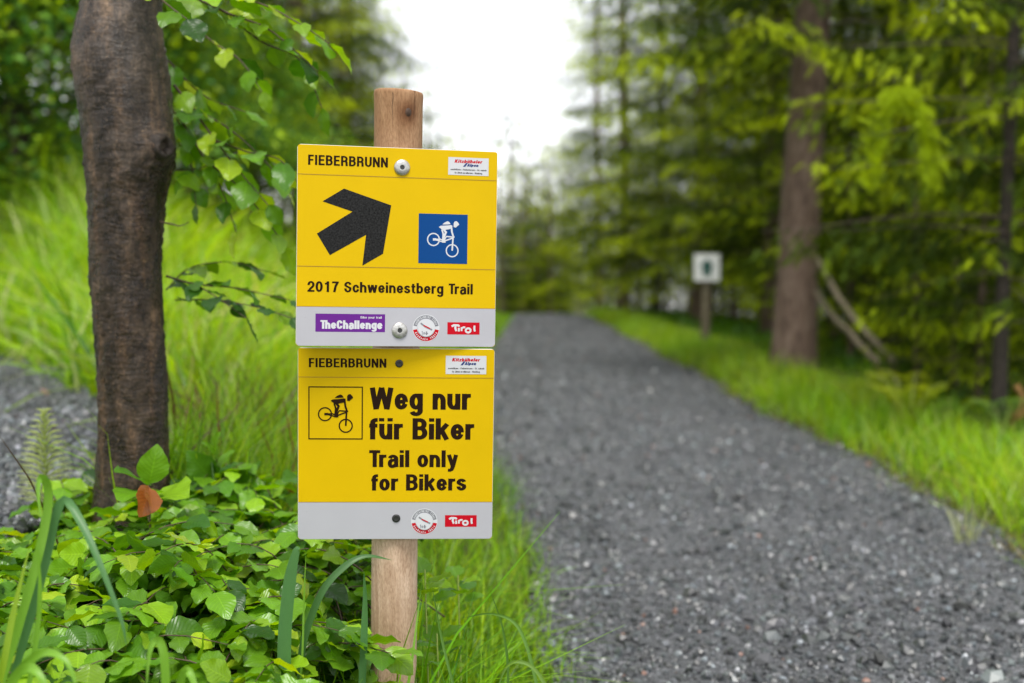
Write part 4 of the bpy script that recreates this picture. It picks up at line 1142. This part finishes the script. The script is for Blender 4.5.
# ------------------------------------------------------------------ small white board on its post further along the path
M['board_white'] = plain('board_white', (.82, .83, .82), .45)
YB = 14.0
b0 = at(706, 345, YB); bz = float(ground(b0[0], YB))
wb = empty('board_post', (b0[0], YB, bz))
o_ = np.array([b0[0], YB, bz])
def boxv(x0, x1, y0, y1, z0, z1):
    v = np.array([[x0, y0, z0], [x1, y0, z0], [x1, y1, z0], [x0, y1, z0], [x0, y0, z1], [x1, y0, z1], [x1, y1, z1], [x0, y1, z1]], float)
    f = np.array([[0, 3, 2, 1], [4, 5, 6, 7], [0, 1, 5, 4], [1, 2, 6, 5], [2, 3, 7, 6], [3, 0, 4, 7]]); return v, f
z_t = at(706, 254, YB)[2] - bz; z_b = at(706, 281, YB)[2] - bz
zs = np.linspace(-.3, z_t - .02, 8)
tubes_mesh('post', [tube(np.stack([.004 * np.sin(zs * 3), .05 + 0 * zs, zs], -1), .055, 12, .02)], M['dead_wood'], wb)
v, f = boxv(-.14, .14, -.03, -.01, z_b, z_t)
pnl = link('panel', mesh_np('panel', v, f, smooth=False), wb, [M['board_white']])
M['signgreen'] = plain('sign_dark_green', (.015, .09, .07), .5)
zc = (z_b + z_t) / 2
av = np.array([[-.045, 0, -.09], [.045, 0, -.09], [.045, 0, .0], [.085, 0, .0], [0, 0, .1], [-.085, 0, .0], [-.045, 0, .0]]) + [0, -.034, zc]
link('pictogram', mesh_np('pictogram', av, [np.array([[0, 1, 2, 6]]), np.array([[5, 3, 4]])], smooth=False), pnl, [M['signgreen']])
for s_, zz_ in ((-1, z_b + .02), (1, z_t - .02)):
    pass
tag(wb, 'small blurred white square board with a dark green mark on a wooden post', 'sign')

# ------------------------------------------------------------------ THE SIGN
# stroke lettering in the manner of a bold condensed grotesque; cap height 1
def ell(cx, cy, rx, ry, a0, a1, n_=14):
    t = np.radians(np.linspace(a0, a1, n_)); return [(cx + rx * math.cos(a), cy + ry * math.sin(a)) for a in t]
def glyph(ch, h):
    """returns (advance width, list of centre lines). h = half stem; v = half horizontal stroke"""
    v = h * .84; X = .735; C = 1.0
    def oval(w_, y0, y1, ry=None):
        rx = w_ / 2 - h; ry = min(ry or .38, (y1 - y0) / 2 - v)
        cx = w_ / 2
        pts = ell(cx, y1 - v - ry, rx, ry, 0, 180) + ell(cx, y0 + v + ry, rx, ry, 180, 360); return pts + [pts[0], pts[1]]
    if ch == ' ': return .27, []
    if ch == 'F': return .50, [[(h, 0), (h, C)], [(h, C - v), (.49, C - v)], [(h, .50), (.45, .50)]]
    if ch == 'I': return 2 * h + .02, [[(h, 0), (h, C)]]
    if ch == 'E': return .53, [[(h, 0), (h, C)], [(h, C - v), (.52, C - v)], [(h, .52), (.48, .52)], [(h, v), (.53, v)]]
    if ch == 'B':
        W = .60; r1 = (C - v - .53) / 2; r2 = (.53 - v) / 2
        return W, [[(h, 0), (h, C)], [(h, C - v), (W - .03 - h - r1 * .9, C - v)] + ell(W - .03 - h - r1 * .9, C - v - r1, r1 * .9, r1, 90, -90) + [(h, .53)],
                   [(h, .53), (W - h - r2 * .9, .53)] + ell(W - h - r2 * .9, v + r2, r2 * .9, r2, 90, -90) + [(h, v)]]
    if ch == 'R':
        W = .60; r1 = (C - v - .47) / 2
        return W, [[(h, 0), (h, C)], [(h, C - v), (W - .02 - h - r1 * .9, C - v)] + ell(W - .02 - h - r1 * .9, C - v - r1, r1 * .9, r1, 90, -90) + [(h, .47)],
                   [(.30, .47)] + ell(W - h - .02 - .14, .33, .14, .14, 90, 0, 8) + [(W - h - .02, .16), (W - h, 0)]]
    if ch == 'U':
        W = .60; rx = W / 2 - h; return W, [[(h, C)] + ell(W / 2, v + .26, rx, .26, 180, 360) + [(W - h, C)]]
    if ch == 'N': return .62, [[(h, 0), (h, C)], [(.62 - h, 0), (.62 - h, C)], [(h * .95, C - .02), (.62 - h * .95, .02)]]
    if ch == 'T': return .54, [[(.27, 0), (.27, C)], [(0, C - v), (.54, C - v)]]
    if ch == 'W':
        W = .93; return W, [[(h * .9, C), (W * .27, 0)], [(W * .27, 0.02), (W * .5, C)], [(W * .5, C), (W * .73, 0.02)], [(W * .73, 0), (W - h * .9, C)]]
    if ch == 'S':
        W = .58; rx = W / 2 - h; ry = (C / 2 - v + .02) / 2; cx = W / 2
        top_ = ell(cx, C - v - .235, rx, .235, 12, 182); bot = ell(cx, v + .245, rx, .245, 20, -190)
        return W, [top_ + [(cx - rx * .75, .60), (cx, .515), (cx + rx * .75, .43)] + bot]
    if ch == 'C':
        W = .58; rx = W / 2 - h; return W, [ell(W / 2, C - v - .28, rx, .28, 5, 180) + ell(W / 2, v + .28, rx, .28, 180, 355)]
    if ch == 'K': return .62, [[(h, 0), (h, C)], [(h, .36), (.60 - h * .6, C)], [(.26, .55), (.62 - h * .8, 0)]]
    if ch == 'A': return .62, [[(h * .8, 0), (.31, C)], [(.31, C), (.62 - h * .8, 0)], [(.16, .26), (.46, .26)]]
    if ch == '0': W = .56; return W, [oval(W, 0, C)]
    if ch == '1': W = .56; return W, [[(.33, 0), (.33, C)], [(.33, C - .06), (.24, .80), (.10, .765)]]
    if ch == '2':
        W = .56; rx = W / 2 - h
        return W, [ell(W / 2, C - v - .25, rx, .25, 190, -20) + [(W - h - .05, .5), (h + .12, .27), (h + .02, v)], [(0, v), (W - .01, v)]]
    if ch == '7': return .56, [[(0.02, C - v), (.55, C - v)], [(.55 - h, C - v), (.30, .55), (.2, 0)]]
    if ch in 'coe':
        W = .53; rx = W / 2 - h; ry = .265
        if ch == 'o': return W, [oval(W, 0, X, .27)]
        if ch == 'c': return W - .02, [ell(W / 2, X - v - ry, rx, ry, 8, 180) + ell(W / 2, v + ry, rx, ry, 180, 352)]
        return W, [[(h, X * .5 - .01), (W - h, X * .5 - .01)], [(W - h, X * .47)] + ell(W / 2, X - v - ry, rx, ry, 0, 180) + ell(W / 2, v + ry, rx, ry, 180, 340)]
    if ch in 'nh':
        W = .53; rx = (W - 2 * h) / 2; return W, [[(h, 0), (h, C if ch == 'h' else X)], ell(h + rx, X - v - .25, rx, .25, 175, 0) + [(W - h, 0)]]
    if ch in 'u\u00fc':
        W = .53; rx = (W - 2 * h) / 2; L = [[(W - h, 0), (W - h, X)], [(h, X)] + ell(h + rx, v + .25, rx, .25, 180, 355)]
        if ch == '\u00fc': L += [[(h * .9, C - .15), (h * .9, C)], [(W - h * .9, C - .15), (W - h * .9, C)]]
        return W, L
    if ch == 'r': return .36, [[(h, 0), (h, X)], ell(h + .2, X - v - .17, .2, .17, 178, 92, 8) + [(.36, X - v)]]
    if ch == 'i': return 2 * h, [[(h, 0), (h, X)], [(h, C - .16), (h, C)]]
    if ch == 'l': return 2 * h, [[(h, 0), (h, C)]]
    if ch == 't': return .34, [[(.15, X + .18)] + ell(.15 + .13, v + .12, .13, .12, 180, 270, 8) + [(.34, v)], [(0, X - v), (.33, X - v)]]
    if ch == 'f': return .34, [[(.14, 0)] + ell(.14 + .14, C - v - .14, .14, .14, 180, 95, 8) + [(.34, C - v)], [(0, X - v), (.33, X - v)]]
    if ch == 'k': return .55, [[(h, 0), (h, C)], [(h, .25), (.52 - h * .5, X)], [(.25, .42), (.55 - h * .9, 0)]]
    if ch == 'y': return .54, [[(h * .9, X), (.29, .04)], [(.54 - h * .9, X), (.30, .05), (.24, -.13), (.16, -.2 + v * .2), (.05, -.2 + v * .2)]]
    if ch == 'w': W = .78; return W, [[(h * .85, X), (W * .28, 0)], [(W * .28, .02), (W * .5, X)], [(W * .5, X), (W * .72, .02)], [(W * .72, 0), (W - h * .85, X)]]
    if ch == 'b':
        W = .54; return W, [[(h, 0), (h, C)], oval(W, 0, X, .27)]
    if ch == 'p':
        W = .54; return W, [[(h, -.22), (h, X)], oval(W, 0, X, .27)]
    if ch == 'g':
        W = .54; rx = W / 2 - h; return W, [oval(W, .0, X, .27), [(W - h, X), (W - h, 0)] + ell(W / 2, -.06, rx, .155, 0, -165, 12)]
    if ch == 'd':
        W = .54; return W, [[(W - h, 0), (W - h, C)], oval(W, 0, X, .27)]
    if ch == 's':
        W = .50; rx = W / 2 - h; cx = W / 2
        return W, [ell(cx, X - v - .15, rx, .15, 15, 185) + [(cx - rx * .7, .43), (cx, .375), (cx + rx * .7, .315)] + ell(cx, v + .155, rx, .155, 25, -185)]
    if ch == 'a':
        W = .52; rx = W / 2 - h
        return W, [ell(W / 2, X - v - .17, rx, .17, 165, 0) + [(W - h, .08), (W - h + .02, 0)], [(W - h, .43), (W * .45, .40)] + ell(h + .11, .215, .11, .185, 100, 270) + [(W * .5, .04), (W - h, .17)]]
    if ch == 'z': W = .46; return W, [[(0.02, X - v), (W - .02, X - v)], [(W - h, X - v), (h, v)], [(0, v), (W, v)]]
    if ch == '-': return .34, [[(0, .36), (.32, .36)]]
    if ch == '.': return .16, [[(h, 0), (h, .16)]]
    return .5, [oval(.5, 0, X, .27)]

class Art:
    """flat marks laid on a plate, in plate millimetres (u right, v down); each mark sits a hair above the last"""
    def __init__(s, base=.00025): s.v, s.f, s.mi, s.mats, s.lv = [], [], [], [], base
    def _m(s, m):
        if m not in s.mats: s.mats.append(m)
        return s.mats.index(m)
    def poly(s, pts, m, lift=True):
        if lift: s.lv += .00002
        import mathutils
        i0 = len(s.v)
        s.v += [(p[0] / 1000, -s.lv, -p[1] / 1000) for p in pts]
        tri = mathutils.geometry.tessellate_polygon([[Vector((p[0], p[1], 0)) for p in pts]])
        for t in tri: s.f.append([i0 + k for k in t]); s.mi.append(s._m(m))
    def rect(s, u0, v0, u1, v1, m, r=0):
        if r <= 0: return s.poly([(u0, v0), (u1, v0), (u1, v1), (u0, v1)], m)
        P = []
        for cx, cy, a in ((u1 - r, v0 + r, -90), (u1 - r, v1 - r, 0), (u0 + r, v1 - r, 90), (u0 + r, v0 + r, 180)): P += ell(cx, cy, r, r, a, a + 90, 6)
        s.poly(P, m)
    def disc(s, cu, cv, ru, rv, m, n_=40): s.poly(ell(cu, cv, ru, rv, 0, 360 - 360 / n_, n_), m)
    def stroke(s, pts, wd, m, vs=1.0, closed=False):
        """a stroke with mitred corners; vs thins horizontals"""
        p = np.array(pts, float)
        if closed: p = np.concatenate([p, p[:2]])
        keep = np.concatenate([[True], np.linalg.norm(np.diff(p, axis=0), axis=1) > 1e-6]); p = p[keep]
        d = np.diff(p, axis=0); d /= np.linalg.norm(d, axis=1, keepdims=True)
        nn = np.stack([-d[:, 1], d[:, 0]], -1)
        vn = np.concatenate([nn[:1], nn[:-1] + nn[1:], nn[-1:]]); vn /= np.linalg.norm(vn, axis=1, keepdims=True) + 1e-9
        cosb = np.ones(len(p)); cosb[1:-1] = np.clip((vn[1:-1] * nn[1:]).sum(1), .5, 1)
        o = vn / cosb[:, None] * wd / 2 * np.array([1, vs])
        s.lv += .00002; i0 = len(s.v)
        for a, b_ in zip(p + o, p - o):
            s.v += [(a[0] / 1000, -s.lv, -a[1] / 1000), (b_[0] / 1000, -s.lv, -b_[1] / 1000)]
        for k in range(len(p) - 1):
            i = i0 + 2 * k; s.f += [[i, i + 1, i + 3], [i, i + 3, i + 2]]; s.mi += [s._m(m)] * 2
    def arc(s, cu, cv, r, wd, a0, a1, m, n_=40, ry=None): s.stroke(ell(cu, cv, r, ry or r, a0, a1, n_), wd, m)
    def text(s, body, u0, u1, vtop, vbase, m, weight=.19, track=.075, tilt=0.0, slant=0.0):
        """fits BODY between u0 and u1; caps between vtop and vbase; tilt = extra drop at the right end"""
        x = 0; items = []
        for ch in body:
            wd, st = glyph(ch, weight / 2); items.append((x, st)); x += wd + track - (.12 if ch == 'T' else 0)
        W = x - track; sx = (u1 - u0) / W; sy = vbase - vtop
        lv0 = s.lv; mxl = lv0
        for x0, st in items:
            s.lv = lv0
            for c in st:
                P = [(u0 + (x0 + px_ + slant * py_) * sx, vbase - py_ * sy + tilt * (x0 + px_) / W) for px_, py_ in c]
                # stroke width is set along x; vs corrects for the aspect of the fitted text
                s.stroke(P, weight * sx, m, vs=.84 * sy / sx if sy / sx < 1.6 else 1.3)
            mxl = max(mxl, s.lv)
        s.lv = mxl
    def build(s, name, parent):
        v = np.array(s.v); f = np.array(s.f)
        # make every triangle face the viewer
        a, b_, c = v[f[:, 0]], v[f[:, 1]], v[f[:, 2]]
        ny = np.cross(b_ - a, c - a)[:, 1]
        f[ny > 0] = f[ny > 0][:, ::-1]
        return link(name, mesh_np(name, v, f, mi=s.mi, smooth=False), parent, [M[k] for k in s.mats])

def plate(name, H_, bands, loc, yaw, pitch, roll, parent, label=None, size=1.0):
    """a 280 mm wide plate with rounded corners; origin at its top left front corner; bands = [(v0, v1, material)]"""
    Wd, r, T = 280.0, 5.0, 3.0
    out = []
    for cx, cy, a in ((Wd - r, r, -90), (Wd - r, H_ - r, 0), (r, H_ - r, 90), (r, r, 180)): out += ell(cx, cy, r, r, a, a + 90, 7)
    n_ = len(out); bev = .5
    inn = [(min(max(p[0], bev), Wd - bev), min(max(p[1], bev), H_ - bev)) for p in out]
    V, F, MI = [], [], []
    V += [(p[0] / 1000, T / 1000, -p[1] / 1000) for p in out]
    V += [(p[0] / 1000, bev / 1000, -p[1] / 1000) for p in out]
    V += [(p[0] / 1000, 0, -p[1] / 1000) for p in inn]
    q = []
    for ring in (0, 1):
        for k in range(n_):
            k2 = (k + 1) % n_; q.append([ring * n_ + k, ring * n_ + k2, (ring + 1) * n_ + k2, (ring + 1) * n_ + k])
    me_v = np.array(V); polys = [q]
    me = bpy.data.meshes.new(name)
    faces = q + [list(range(n_))[::-1]] + [list(range(2 * n_, 3 * n_))]
    me.from_pydata([tuple(a) for a in me_v], [], faces)
    for m_ in ('edge', bands[0][2]): me.materials.append(M[m_])
    me.polygons[len(faces) - 1].material_index = 1
    import bmesh
    bm = bmesh.new(); bm.from_mesh(me); bmesh.ops.recalc_face_normals(bm, faces=bm.faces); bm.to_mesh(me); bm.free()
    o = bpy.data.objects.new(name, me); COL.objects.link(o); o.parent = parent
    y_, p_, r_ = R(yaw), R(pitch), R(roll)
    rot = Matrix.Rotation(y_, 4, 'Z') @ Matrix.Rotation(p_, 4, 'X') @ Matrix.Rotation(r_, 4, 'Y') @ Matrix.Scale(size, 4)
    o.matrix_basis = Matrix.Translation(Vector(loc) - Vector(parent.location)) @ rot
    if label: o['label'] = label
    return o

post_x = at(394, 600, 1.87)[0]
SP = empty('trail_signpost', (post_x, 1.905, float(ground(post_x, 1.905))))
tag(SP, 'wooden post carrying two yellow trail plates, one with a black arrow, one for bikers', 'signpost')
spo = np.array(SP.location)

# the stake: round, leaning a little, with a domed cut top
ztop = at(398, 90, 1.83)[2]
A = np.array([at(398.5, 100, 1.845)[0], 1.864 + (.73 - ztop) * .048, ztop]); B = np.array([at(394, 620, 1.881)[0], 1.882, .35])
zs = np.concatenate([np.linspace(-.25, ztop - .006, 90), ztop - np.array([.004, .002, .0006, 0])])
tt = (zs - A[2]) / (B[2] - A[2])
ax = A[None] + (B - A)[None] * tt[:, None]
rad = np.interp(zs, [-.2, .5, 1.1, ztop - .006, ztop - .003, ztop - .0006, ztop], [.034, .0335, .0352, .0358, .0355, .0346, .033])
SEG = 48; th = np.linspace(0, 2 * np.pi, SEG, endpoint=False); TH, ZZ = np.meshgrid(th, zs)
RR = rad[:, None] * (1 + .012 * np.sin(2 * TH + 4 * ZZ) + .008 * np.sin(5 * TH + 7 * ZZ) + .004 * np.sin(9 * TH - 13 * ZZ))
# a dent where the branch knot sits near the top, and a drying crack
kz = at(413, 111, 1.80)[2]; ka = R(-62)
dth = np.angle(np.exp(1j * (TH - ka)))
RR += .0012 * np.exp(-(dth / .3) ** 2 - ((ZZ - kz) / .012) ** 2)
V = np.stack([ax[:, 0][:, None] + RR * np.cos(TH), ax[:, 1][:, None] + RR * np.sin(TH), ZZ + (np.cos(TH) * -.0022 * (ZZ > ztop - .02))], -1)
V = V.reshape(-1, 3) - spo
i = np.arange(len(zs) - 1)[:, None] * SEG; j = np.arange(SEG)[None]; k = (j + 1) % SEG
Fq = np.stack([i + j, i + k, i + SEG + k, i + SEG + j], -1).reshape(-1, 4)
V = np.concatenate([V, [[ax[-1, 0] - spo[0], ax[-1, 1] - spo[1], ztop + .002 - spo[2]]]])
jj = np.arange(SEG); kk = (jj + 1) % SEG
Ft = np.stack([(len(zs) - 1) * SEG + jj, (len(zs) - 1) * SEG + kk, np.full(SEG, len(V) - 1)], -1)
post = link('post', mesh_np('post', V, [Fq, Ft]), SP, [M['post']])
def on_post(a_deg, z_, out=0.0):
    t_ = (z_ - A[2]) / (B[2] - A[2]); c = A + (B - A) * t_
    r_ = float(np.interp(z_, [.5, 1.1], [.0335, .0353])) * (1 + .012 * math.sin(2 * R(a_deg) + 4 * z_) + .008 * math.sin(5 * R(a_deg) + 7 * z_)) + out
    return np.array([c[0] + r_ * math.cos(R(a_deg)), c[1] + r_ * math.sin(R(a_deg)), z_]) - spo
kp = on_post(-62, kz); M['post'].node_tree.nodes['knot_distance'].inputs[1].default_value = (kp[0], kp[1], kp[2] * .8)
# knot: an oval patch hugging the surface
V, F = [on_post(-62, kz, .0022)], []
for ring, rr in ((1, .5), (2, 1.0)):
    for q in range(18):
        a_ = q * 20; V.append(on_post(-62 + 7.5 * rr * math.cos(R(a_)), kz + .0062 * rr * math.sin(R(a_)), .0021 if ring == 1 else .0008))
for q in range(18):
    F.append([0, 1 + q, 1 + (q + 1) % 18, 1 + (q + 1) % 18])
F3 = np.array([f_[:3] for f_ in F]); F4 = np.array([[1 + q, 19 + q, 19 + (q + 1) % 18, 1 + (q + 1) % 18] for q in range(18)])
link('knot', mesh_np('knot', np.array(V), [F4, F3]), post, [M['knot']])
# drying crack running down from the top
cz = np.linspace(ztop - .006, ztop - .05, 12)
V = []; 
for q, z_ in enumerate(cz):
    a_ = -98 + 1.2 * math.sin(q * .9); wv_ = .7 * (1 - q / 12) + .12
    V += [on_post(a_ - wv_, z_, .0006), on_post(a_ + wv_, z_, .0006)]
F = np.array([[2 * q, 2 * q + 1, 2 * q + 3, 2 * q + 2] for q in range(11)])
link('crack', mesh_np('crack', np.array(V), F), post, [M['crack']])

def bike(art, u0, v0, sx, sy, m, k=1.0):
    """mountain biker riding downhill; coordinates of the 567-unit pictogram frame"""
    P = lambda x, y: (u0 + x * sx, v0 + y * sy)
    S1 = sx
    for c in ((172, 290), (390, 412)):
        art.arc(*P(*c), 68 * sx, 14 * S1, 0, 360, m, 40, 68 * sy)
    L = lambda pts, wd: art.stroke([P(*a) for a in pts], wd * S1, m)
    L([(168, 290), (250, 285), (298, 305)], 14); L([(168, 288), (215, 298), (290, 318)], 13); L([(165, 290), (205, 288)], 26)
    L([(285, 310), (396, 268)], 15); L([(318, 252), (402, 258)], 14); L([(318, 255), (290, 315)], 13)
    L([(400, 245), (396, 300), (390, 412)], 18); L([(390, 262), (415, 256)], 16)
    L([(285, 170), (315, 205), (292, 262), (288, 312)], 24); L([(268, 175), (284, 225), (278, 310)], 18); L([(272, 316), (312, 316)], 15)
    L([(376, 125), (384, 200), (400, 248)], 20)
    art.poly([P(*a) for a in ((232, 148), (252, 134), (330, 128), (372, 122), (390, 136), (384, 160), (352, 170), (300, 180), (262, 172))], m)
    art.poly([P(*a) for a in ((272, 118), (300, 95), (332, 80), (352, 88), (368, 112), (330, 117))], m)
    art.poly([P(*a) for a in ((404, 98), (416, 80), (438, 76), (458, 96), (468, 116), (448, 130), (428, 150), (404, 144))], m)

def resort_sticker(parent, u0, v0, u1, v1):
    a = Art(); a.rect(u0, v0, u1, v1, 'white')
    W, H_ = u1 - u0, v1 - v0
    X = lambda t: u0 + W * t
    Yv = lambda t: v0 + H_ * t
    a.text('Kitzb\u00fcheler', X(.15), X(.83), Yv(.12), Yv(.31), 'red', .24, .05, slant=.2)
    a.poly([(X(.36), Yv(.52)), (X(.44), Yv(.30)), (X(.49), Yv(.30)), (X(.42), Yv(.52))], 'navy')
    a.text('Alpen', X(.46), X(.74), Yv(.34), Yv(.50), 'navy', .26, .05, slant=.2)
    a.text('Hochfilzen - Fieberbrunn - St. Jakob', X(.06), X(.95), Yv(.64), Yv(.73), 'ink', .17, .07)
    a.text('St. Ulrich am Pillersee - Waidring', X(.16), X(.84), Yv(.82), Yv(.91), 'ink', .17, .07)
    return a.build('sticker', parent)

def emblem(parent, cu, cv, r):
    a = Art()
    a.disc(cu, cv, r * 1.02, r * 1.02, 'white')
    a.arc(cu, cv, r * .83, r * .30, 8, 172, 'red', 40)
    a.arc(cu, cv, r * .83, r * .26, -10, -170, 'grey', 40)
    # curved lettering reads as small ticks at this size
    for body, a0, a1, rr in (('MOUNTAINBIKE TIROL', -163, -17, .83), ('APPROVED TRAIL', 160, 20, .83)):
        n_ = len(body)
        for q, ch in enumerate(body):
            ang = a0 + (a1 - a0) * (q + .5) / n_
            wd, st = glyph(ch, .08)
            sgn = 1 if a0 < 0 else -1
            bx = cu + r * rr * math.cos(R(ang)); by = cv + r * rr * math.sin(R(ang))
            rot_ = R(ang + 90 * sgn); cs, sn = math.cos(rot_), math.sin(rot_); sc = r * .17
            for c in st:
                a.stroke([(bx + ((x - wd / 2) * .8 * cs - (.5 - y) * sn) * sc, by + ((x - wd / 2) * .8 * sn + (.5 - y) * cs) * sc) for x, y in c], .17 * sc, 'white')
    a.disc(cu, cv, r * .63, r * .63, 'white')
    a.stroke([(cu - .42 * r, cv - .36 * r), (cu - .05 * r, cv - .08 * r), (cu + .46 * r, cv + .14 * r)], .13 * r, 'grey')
    a.stroke([(cu - .2 * r, cv - .2 * r), (cu + .3 * r, cv + .04 * r)], .09 * r, 'red')
    a.text('18', cu - .36 * r, cu - .10 * r, cv + .22 * r, cv + .5 * r, 'grey', .22, .1)
    a.stroke([(cu + .03 * r, cv + .25 * r), (cu + .03 * r, cv + .52 * r)], .1 * r, 'grey')
    a.stroke([(cu - .06 * r, cv + .4 * r), (cu + .14 * r, cv + .4 * r)], .08 * r, 'grey')
    return a.build('emblem', parent)

def tirol(parent, u0, v0, u1, v1):
    a = Art(); a.rect(u0, v0, u1, v1, 'red')
    W, H_ = u1 - u0, v1 - v0
    P = lambda x, y: (u0 + W * x, v0 + H_ * y)
    L = lambda pts, wd: a.stroke([P(*p) for p in pts], wd * H_, 'white')
    L([(.13, .34), (.20, .24), (.33, .25), (.37, .33)], .17); L([(.25, .28), (.245, .5), (.28, .72)], .17)          # T with a curled bar
    L([(.355, .46), (.355, .75)], .16); L([(.35, .26), (.36, .36)], .13)                                                # i
    L([(.44, .40), (.44, .72)], .15); L([(.44, .50), (.50, .40), (.555, .42)], .15)                                     # r
    a.arc(*P(.645, .66), W * .075, .16 * H_, 0, 360, 'white', 30, H_ * .17)                                             # o
    L([(.84, .26), (.835, .55), (.855, .74)], .16)                                                                      # l
    return a.build('badge', parent)

def bolt(parent, u, v, r, dome=True):
    """a mushroom-headed screw through the plate"""
    V, F = [], []
    prof = [(1.0, .0), (1.0, .0008), (.93, .0019), (.75, .0028), (.5, .0034), (.3, .0036)] if dome else [(1.0, 0), (1.0, .0006), (.85, .0012), (.5, .0014)]
    n_ = 28
    for rr, hh in prof:
        for q in range(n_): V.append((u / 1000 + rr * r * math.cos(2 * math.pi * q / n_), -.0003 - hh, -v / 1000 + rr * r * math.sin(2 * math.pi * q / n_)))
    for k_ in range(len(prof) - 1):
        for q in range(n_): F.append([k_ * n_ + q, k_ * n_ + (q + 1) % n_, (k_ + 1) * n_ + (q + 1) % n_, (k_ + 1) * n_ + q])
    mi = [0] * len(F)
    cI = len(V); V.append((u / 1000, -.0003 - prof[-1][1] + .0012, -v / 1000))
    tri = [[(len(prof) - 1) * n_ + q, (len(prof) - 1) * n_ + (q + 1) % n_, cI] for q in range(n_)]
    me = mesh_np('screw', np.array(V), [np.array(F), np.array(tri)], mi=mi + [1] * n_)
    o = link('screw', me, parent, [M['zinc'] if dome else M['dark_metal'], M['dark_metal']])
    if dome:
        # shallow slot marks
        pass
    return o

# upper plate: arrow
up = plate('sign_panel', 276.4, [(0, 276, 'yellow')], (-.29296 * 1.011, 1.75951 * 1.011, .85 + .17903 * 1.011), 13.0152, -.7095, 1.0209, SP, 'yellow plate with a black arrow and a blue biker square', 1.011)
a = Art(.00015); a.poly([(.5, 222.2), (279.5, 222.2)] + ell(275, 271.4, 4.5, 4.5, 0, 90, 8) + ell(5, 271.4, 4.5, 4.5, 90, 180, 8), 'band'); a.build('grey_band', up)
for v0_, v1_ in ((40.5, 41.3), (166.3, 167.1), (221.7, 222.3)):
    a = Art(); a.rect(.6, v0_, 279.4, v1_, 'line'); a.build('divider_line', up)
a = Art(); a.text('FIEBERBRUNN', 14.6, 124.2, 14.2, 27.9, 'ink', .19, .10); a.build('lettering', up)
a = Art(); a.text('2017 Schweinestberg Trail', 15.2, 246.6, 187.0, 201.6, 'ink', .19, .08, tilt=.4); a.build('lettering', up)
a = Art(); a.poly([(34.7, 77.3), (63.9, 58.9), (129.5, 80.0), (118.8, 147.4), (90.3, 164.5), (94.9, 121.8), (45.4, 150.9), (27.4, 121.7), (75.8, 90.3)], 'arrow'); a.build('arrow', up)
a = Art(); a.rect(168.4, 90.0, 238.0, 159.4, 'blue'); bike(a, 168.4, 90.0, 69.6 / 567, 69.4 / 560, 'white'); a.build('biker_pictogram', up)
resort_sticker(up, 209.2, 10, 267.0, 34.8)
a = Art(); a.rect(26.5, 231.6, 122.7, 256.6, 'purple'); a.text('TheChallenge', 33.3, 119.0, 240.6, 252.4, 'white', .23, .04)
a.text('Bike your trail', 88.5, 118.0, 234.6, 237.8, 'white', .17, .08); a.build('purple_sticker', up)
emblem(up, 180.5, 250.3, 18.8); tirol(up, 210.9, 241.8, 257.2, 259.0)
bolt(up, 144, 27.1, .0112); bolt(up, 143.1, 253.9, .0112)

# lower plate: Weg nur fuer Biker
lo = plate('sign_panel', 277.9, [(0, 276, 'yellow')], (-.30399, 1.81296, .74717), 4.1885, 2.8119, .7052, SP, 'yellow plate lettered for bikers only with a framed black biker')
a = Art(.00015); a.poly([(.5, 223.3), (279.5, 223.3)] + ell(275, 272.9, 4.5, 4.5, 0, 90, 8) + ell(5, 272.9, 4.5, 4.5, 90, 180, 8), 'band'); a.build('grey_band', lo)
for v0_, v1_ in ((41.6, 42.4), (222.8, 223.5)):
    a = Art(); a.rect(.6, v0_, 279.4, v1_, 'line'); a.build('divider_line', lo)
for body, bx in (('FIEBERBRUNN', (15.7, 125.3, 14.8, 27.9, 'ink', .19, .10)), ('Weg nur', (102.2, 246.6, 56.5, 88.0, 'ink', .21, .06)), ('f\u00fcr Biker', (101.4, 252.0, 100.6, 131.6, 'ink', .21, .06)),
                 ('Trail only', (101.6, 229.0, 147.2, 171.9, 'ink', .205, .065)), ('for Bikers', (104.8, 241.6, 182.4, 206.2, 'ink', .205, .065))):
    a = Art(); a.text(body, *bx); a.build('lettering', lo)
a = Art()
for rct in ((15.0, 55.3, 92.2, 56.9), (15.0, 130.2, 92.2, 131.8), (15.0, 56.9, 16.6, 130.2), (90.6, 56.9, 92.2, 130.2)): a.rect(*rct, 'ink')
bike(a, 15.3, 55.6, 76.6 / 567, 75.8 / 554, 'ink'); a.build('biker_pictogram', lo)
resort_sticker(lo, 210, 10, 268.2, 36.4)
emblem(lo, 181.4, 251.9, 18.8); tirol(lo, 211.3, 242.6, 257.3, 259.8)
bolt(lo, 143.6, 21.7, .0056, False); bolt(lo, 140.8, 247.1, .006, False)
